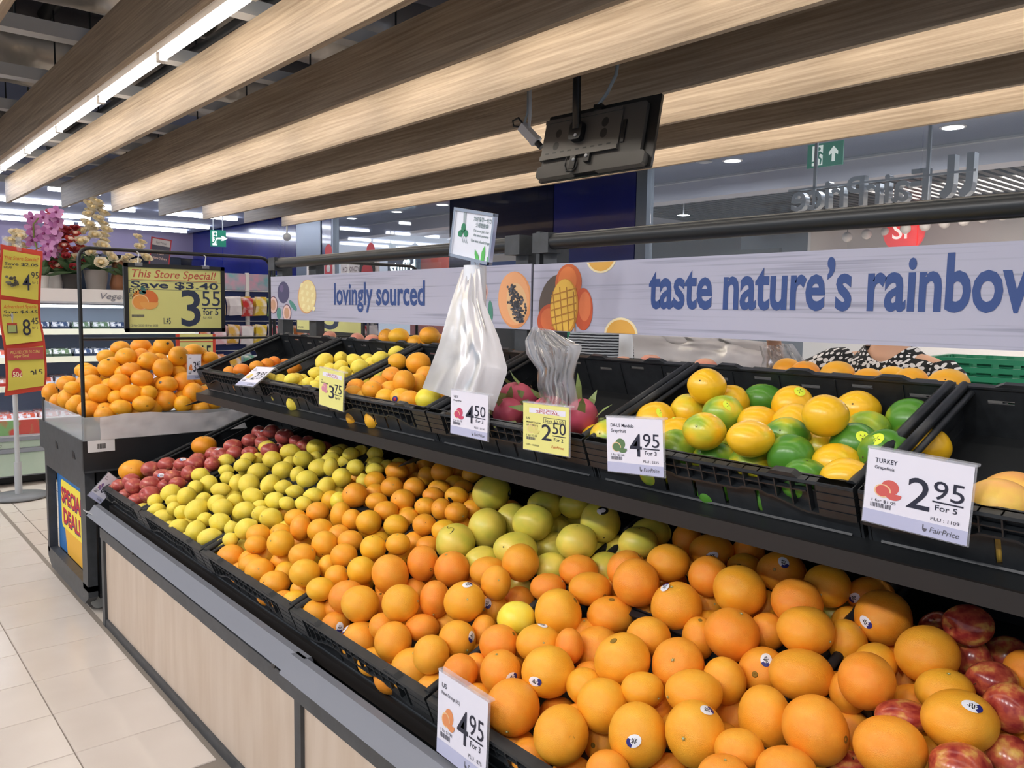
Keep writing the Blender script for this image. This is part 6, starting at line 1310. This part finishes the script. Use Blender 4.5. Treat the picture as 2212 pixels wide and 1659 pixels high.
# ---- people
SKIN = mat('skin', 'd9a98c', .5, sss=.08); HAIR = mat('hair_black', '1d1a19', .5)
def skin_body(name, joints, edges, material, parent):
    me = bpy.data.meshes.new(name); me.from_pydata([j[0] for j in joints], edges, []); o = bpy.data.objects.new(name, me); col.objects.link(o)
    md = o.modifiers.new('skin', 'SKIN'); md.use_smooth_shade = True
    for i, j in enumerate(joints):
        r = j[1] if isinstance(j[1], tuple) else (j[1], j[1]); me.skin_vertices[0].data[i].radius = r; me.skin_vertices[0].data[i].use_root = i == 0
    sd_ = o.modifiers.new('sub', 'SUBSURF'); sd_.levels = 2; sd_.render_levels = 2
    bpy.context.view_layer.update(); m2 = bpy.data.meshes.new_from_object(o.evaluated_get(bpy.context.evaluated_depsgraph_get())); bpy.data.objects.remove(o)
    m2.materials.clear(); m2.materials.append(material); m2.polygons.foreach_set('use_smooth', [True] * len(m2.polygons)); m2.name = name
    return mesh_obj(name, m2, parent)
def person(label, P, rz, rhand, relbow, lhand, lelbow, top_m, skirt_m, sleeve=.55, hair_long=False):
    r = empty('person', label, 'person', loc=P, rot=(0, 0, rz))
    J = [((0, 0, .84), (.14, .10)), ((0, 0, 1.0), (.13, .095)), ((0, 0, 1.16), (.115, .08)), ((0, 0, 1.25), (.06, .05)), ((0, -.01, 1.31), .052), ((0, -.02, 1.37), .050), ((0, -.03, 1.44), (.072, .088)), ((0, -.02, 1.53), (.070, .085)), ((0, -.01, 1.57), (.04, .05))]
    E_ = [(i, i + 1) for i in range(8)]
    def limb(start, pts, rad):
        prev = start
        for p, q in zip(pts, rad): J.append((p, q)); E_.append((prev, len(J) - 1)); prev = len(J) - 1
        return prev
    for s, el, ha in ((-1, relbow, rhand), (1, lelbow, lhand)):
        sh = (s * .165, 0, 1.245)
        el, ha = Vector(el), Vector(ha); mid = el.lerp(ha, .5)
        wr = limb(3, [sh, tuple(Vector(sh).lerp(el, .5)), tuple(el), tuple(mid), tuple(ha)], [.042, .042, .038, .034, .024])
        d = (ha - el).normalized(); sd2 = d.cross(Vector((0, 0, 1))).normalized(); dn = Vector((0, 0, -1)) * .6 + d * .4
        palm = limb(wr, [tuple(ha + d * .045)], [(.030, .016)])
        for k in range(4):
            b0 = ha + d * .075 + sd2 * (.022 - .0145 * k); L_ = (.028, .033, .031, .024)[k]
            limb(palm, [tuple(b0), tuple(b0 + (d * .6 + dn * .6) * L_), tuple(b0 + (d * .6 + dn * .6) * L_ + (dn * .9 + d * .1) * L_), tuple(b0 + (d * .5 + dn * 1.6) * L_ + dn * L_ * .5)], [.009, .0085, .008, .0065])
        t0 = ha + d * .03 + sd2 * .034
        limb(palm, [tuple(t0), tuple(t0 + d * .03 + sd2 * .012), tuple(t0 + d * .055 + dn * .012)], [.011, .009, .007])
        limb(0, [(s * .085, 0, .74), (s * .09, -.01, .46), (s * .09, .02, .10), (s * .09, -.09, .045)], [.080, .058, .040, .035])
    skin_body('body', J, E_, SKIN, r)
    # clothes: blouse, sleeves, trousers or skirt
    def tubeclo(name, rings, m_, seg=28):
        b = B(); v = []; f = []
        for (cx_, cy_, cz, rx, ry) in rings:
            for k in range(seg): t = 2 * PI * k / seg; v.append((cx_ + rx * math.cos(t), cy_ + ry * math.sin(t), cz(t) if callable(cz) else cz))
        for i in range(len(rings) - 1):
            for k in range(seg): f.append((i * seg + k, i * seg + (k + 1) % seg, (i + 1) * seg + (k + 1) % seg, (i + 1) * seg + k))
        b.add(v, f, m_, True); return b.obj(name, r)
    def neck(t): return 1.315 - .055 * max(0, -math.sin(t)) ** 3 + .0 * t
    tubeclo('blouse', [(0, 0, .80, .190, .145), (0, 0, .92, .178, .135), (0, 0, 1.04, .182, .138), (0, -.005, 1.14, .195, .142), (0, 0, 1.21, .200, .130), (0, 0, 1.262, .170, .105), (0, 0, lambda t: 1.290 - .03 * max(0, -math.sin(t)), .110, .085), (0, -.005, neck, .082, .075)], top_m)
    for s, el in ((-1, relbow), (1, lelbow)):
        a = Vector((s * .150, 0, 1.235)); e_ = Vector(el); d = (e_ - a); b = B(); b.tube([a - d * .02, a + d * .15, a + d * .35, a + d * sleeve], .08, top_m, 16, False, None, [.070, .085, .082, .078]); b.obj('sleeve', r)
    tubeclo('trousers', [(0, 0, .90, .172, .130), (0, 0, .80, .182, .138), (0, 0, .62, .185, .13), (0, 0, .35, .175, .115), (0, .01, .08, .165, .10)], skirt_m)
    b = B(); b.ball((0, .012, 1.50), .105, HAIR, 18, 12, scale=(.92, 1.02, 1.08)); 
    b2 = B()
    for i, (v_) in enumerate(b.v): pass
    keep = [q for q in b.f if not (sum(b.v[i][1] for i in q) / len(q) < -.045 and sum(b.v[i][2] for i in q) / len(q) < 1.545)]; b.f = keep; b.mi = b.mi[:len(keep)]; b.sm = b.sm[:len(keep)]; b.obj('hair', r)
    # face
    b = B()
    for s in (-1, 1): b.ball((s * .030, -.103, 1.475), .011, WHITE, 10, 6); b.ball((s * .030, -.1115, 1.475), .0055, BLACK, 8, 5)
    b.obj('eyes', r); b = B(); b.ball((0, -.118, 1.448), .014, SKIN, 10, 6, scale=(.8, 1, 1.4)); b.obj('nose', r); b = B(); b.ball((0, -.104, 1.412), .020, flat('a8605a'), 10, 6, scale=(1.1, .4, .32)); b.obj('mouth', r)
    b = B()
    for s in (-1, 1): b.ball((s * .076, -.02, 1.462), .022, SKIN, 8, 6, scale=(.4, .8, 1.2)); b.box((s * .09 - .04, -.13, 0), (s * .09 + .04, .08, .05), BLACK)
    b.obj('ears_and_shoes', r) if False else None
    for s in (-1, 1):
        b = B(); b.ball((s * .076, -.02, 1.462), .022, SKIN, 8, 6, scale=(.4, .8, 1.2)); b.obj('ear', r); b = B(); b.rbox((s * .09 - .04, -.16, 0), (s * .09 + .04, .07, .055), .025, BLACK); b.obj('shoe', r)
    return r
def floral():
    m = bpy.data.materials.new('floral_print'); m.use_nodes = True; nt = m.node_tree; b = nt.nodes['Principled BSDF']; N = nt.nodes.new; L = nt.links.new
    tc = N('ShaderNodeTexCoord'); sp_ = N('ShaderNodeSeparateXYZ'); cb = N('ShaderNodeCombineXYZ'); L(tc.outputs['Object'], sp_.inputs[0]); L(sp_.outputs[0], cb.inputs[0]); L(sp_.outputs[2], cb.inputs[1])
    def mth(op, a, c=None):
        n = N('ShaderNodeMath'); n.operation = op
        for i, v in enumerate((a, c)):
            if v is None: continue
            if isinstance(v, (int, float)): n.inputs[i].default_value = v
            else: L(v, n.inputs[i])
        return n.outputs[0]
    masks = []
    for scl, size, pet, off in ((17, .40, 1, 0), (60, .30, 0, 3.3)):
        mp = N('ShaderNodeMapping'); mp.inputs['Scale'].default_value = (scl,) * 3; mp.inputs['Location'].default_value = (off, off, 0); L(cb.outputs[0], mp.inputs[0])
        vo = N('ShaderNodeTexVoronoi'); vo.voronoi_dimensions = '2D'; vo.inputs['Scale'].default_value = 1; vo.inputs['Randomness'].default_value = .55 if pet else .35; L(mp.outputs[0], vo.inputs[0])
        if pet:
            df = N('ShaderNodeVectorMath'); df.operation = 'SUBTRACT'; L(mp.outputs[0], df.inputs[0]); L(vo.outputs['Position'], df.inputs[1]); s2_ = N('ShaderNodeSeparateXYZ'); L(df.outputs[0], s2_.inputs[0])
            an = mth('ARCTAN2', s2_.outputs[1], s2_.outputs[0]); co = mth('ABSOLUTE', mth('COSINE', mth('MULTIPLY', an, 2.5))); lim = mth('MULTIPLY', mth('ADD', mth('MULTIPLY', co, .75), .25), size)
            inn = mth('GREATER_THAN', vo.outputs['Distance'], .09); masks.append(mth('MULTIPLY', mth('LESS_THAN', vo.outputs['Distance'], lim), inn)); far = mth('GREATER_THAN', vo.outputs['Distance'], .47)
        else: masks.append(mth('MULTIPLY', mth('LESS_THAN', vo.outputs['Distance'], size), far))
    mx = N('ShaderNodeMix'); mx.data_type = 'RGBA'; L(mth('MAXIMUM', masks[0], masks[1]), mx.inputs[0]); mx.inputs[6].default_value = lin('14161c'); mx.inputs[7].default_value = lin('e6e4e6'); L(mx.outputs[2], b.inputs['Base Color']); b.inputs['Roughness'].default_value = .8
    return m
def striped():
    m = bpy.data.materials.new('striped_knit'); m.use_nodes = True; nt = m.node_tree; b = nt.nodes['Principled BSDF']; N = nt.nodes.new; L = nt.links.new
    tc = N('ShaderNodeTexCoord'); wv_ = N('ShaderNodeTexWave'); wv_.bands_direction = 'Z'; wv_.inputs['Scale'].default_value = 16; wv_.inputs['Distortion'].default_value = 1.2; rp = N('ShaderNodeValToRGB'); rp.color_ramp.interpolation = 'CONSTANT'; rp.color_ramp.elements[0].color = lin('1e222c'); rp.color_ramp.elements[1].position = .5; rp.color_ramp.elements[1].color = lin('a9b2bc')
    L(tc.outputs['Object'], wv_.inputs[0]); L(wv_.outputs[0], rp.inputs[0]); L(rp.outputs[0], b.inputs['Base Color']); b.inputs['Roughness'].default_value = .85
    return m
PP = at(1925, 755, Y=2.85); PP.z = -.035
hp = at(1672, 738, Y=2.42) - PP
w1 = person('person in a black blouse with white flowers reaching for a plastic bag behind the stand', PP, 0, tuple(hp), (-.30, -.22, 1.13), (.30, -.30, 1.0), (.27, -.05, 1.02), floral(), flat('2a2c34', .8))
b = B(); b.box((-.02, -.152, .82), (.02, -.146, 1.20), BLACK, Matrix.Rotation(.0, 4, 'Z')); 
b = B(); b.tube([(-.10, .03, 1.30), (-.105, -.10, 1.23), (-.11, -.15, 1.10), (-.12, -.15, .95), (-.16, -.12, .85)], .016, mat('strap_grey', '3a3d40', .6), 6); b.obj('bag_strap', w1)
P2 = at(1302, 745, Y=4.3); P2.z = 0
person('person in a dark and pale striped top half hidden behind the clear bag', P2, .4, (-.20, -.30, 1.12), (-.25, -.05, 1.0), (.28, -.25, 1.05), (.27, -.02, 1.0), striped(), flat('2c3038', .8), .9)
P3 = at(1075, 745, Y=4.6); P3.z = 0
person('person in dark clothes mostly hidden behind the white bag and banner', P3, -.2, (-.22, -.25, 1.0), (-.26, 0, 1.0), (.24, -.22, 1.0), (.26, 0, 1.0), flat('3a3e44', .8), flat('26282e', .8), .9)
# ---- second bag roll and the bag pulled towards the hand
r2 = empty('bag_roll_stand', 'white roll of bags on a pole on the far side, behind the right banner', 'bag stand'); p = at(1352, 755, Y=2.75)
b = B().tube([(p.x, p.y, .96), (p.x, p.y, 1.52)], .014, CHROME, 10); b.obj('pole', r2); b = B().tube([(p.x, p.y, p.z - .10), (p.x, p.y, p.z + .16)], .032, mat('roll_white', 'e8ecf4'), 20); b.obj('bag_roll', r2)
sheet('plastic_bag', [(1365, 712), (1368, 745), (1372, 800)], [(1695, 742), (1690, 775), (1640, 812)], 2.60, FW, 'wide white plastic bag stretched from the far roll to the person\u2019s hand', .015, .02, seed=5)
sheet('plastic_bag', [(1640, 748), (1648, 775), (1640, 812)], [(1712, 742), (1735, 775), (1765, 815)], 2.40, FC, 'clear crinkled bag mouth held in the person\u2019s fingers', .02, .02, seed=15)
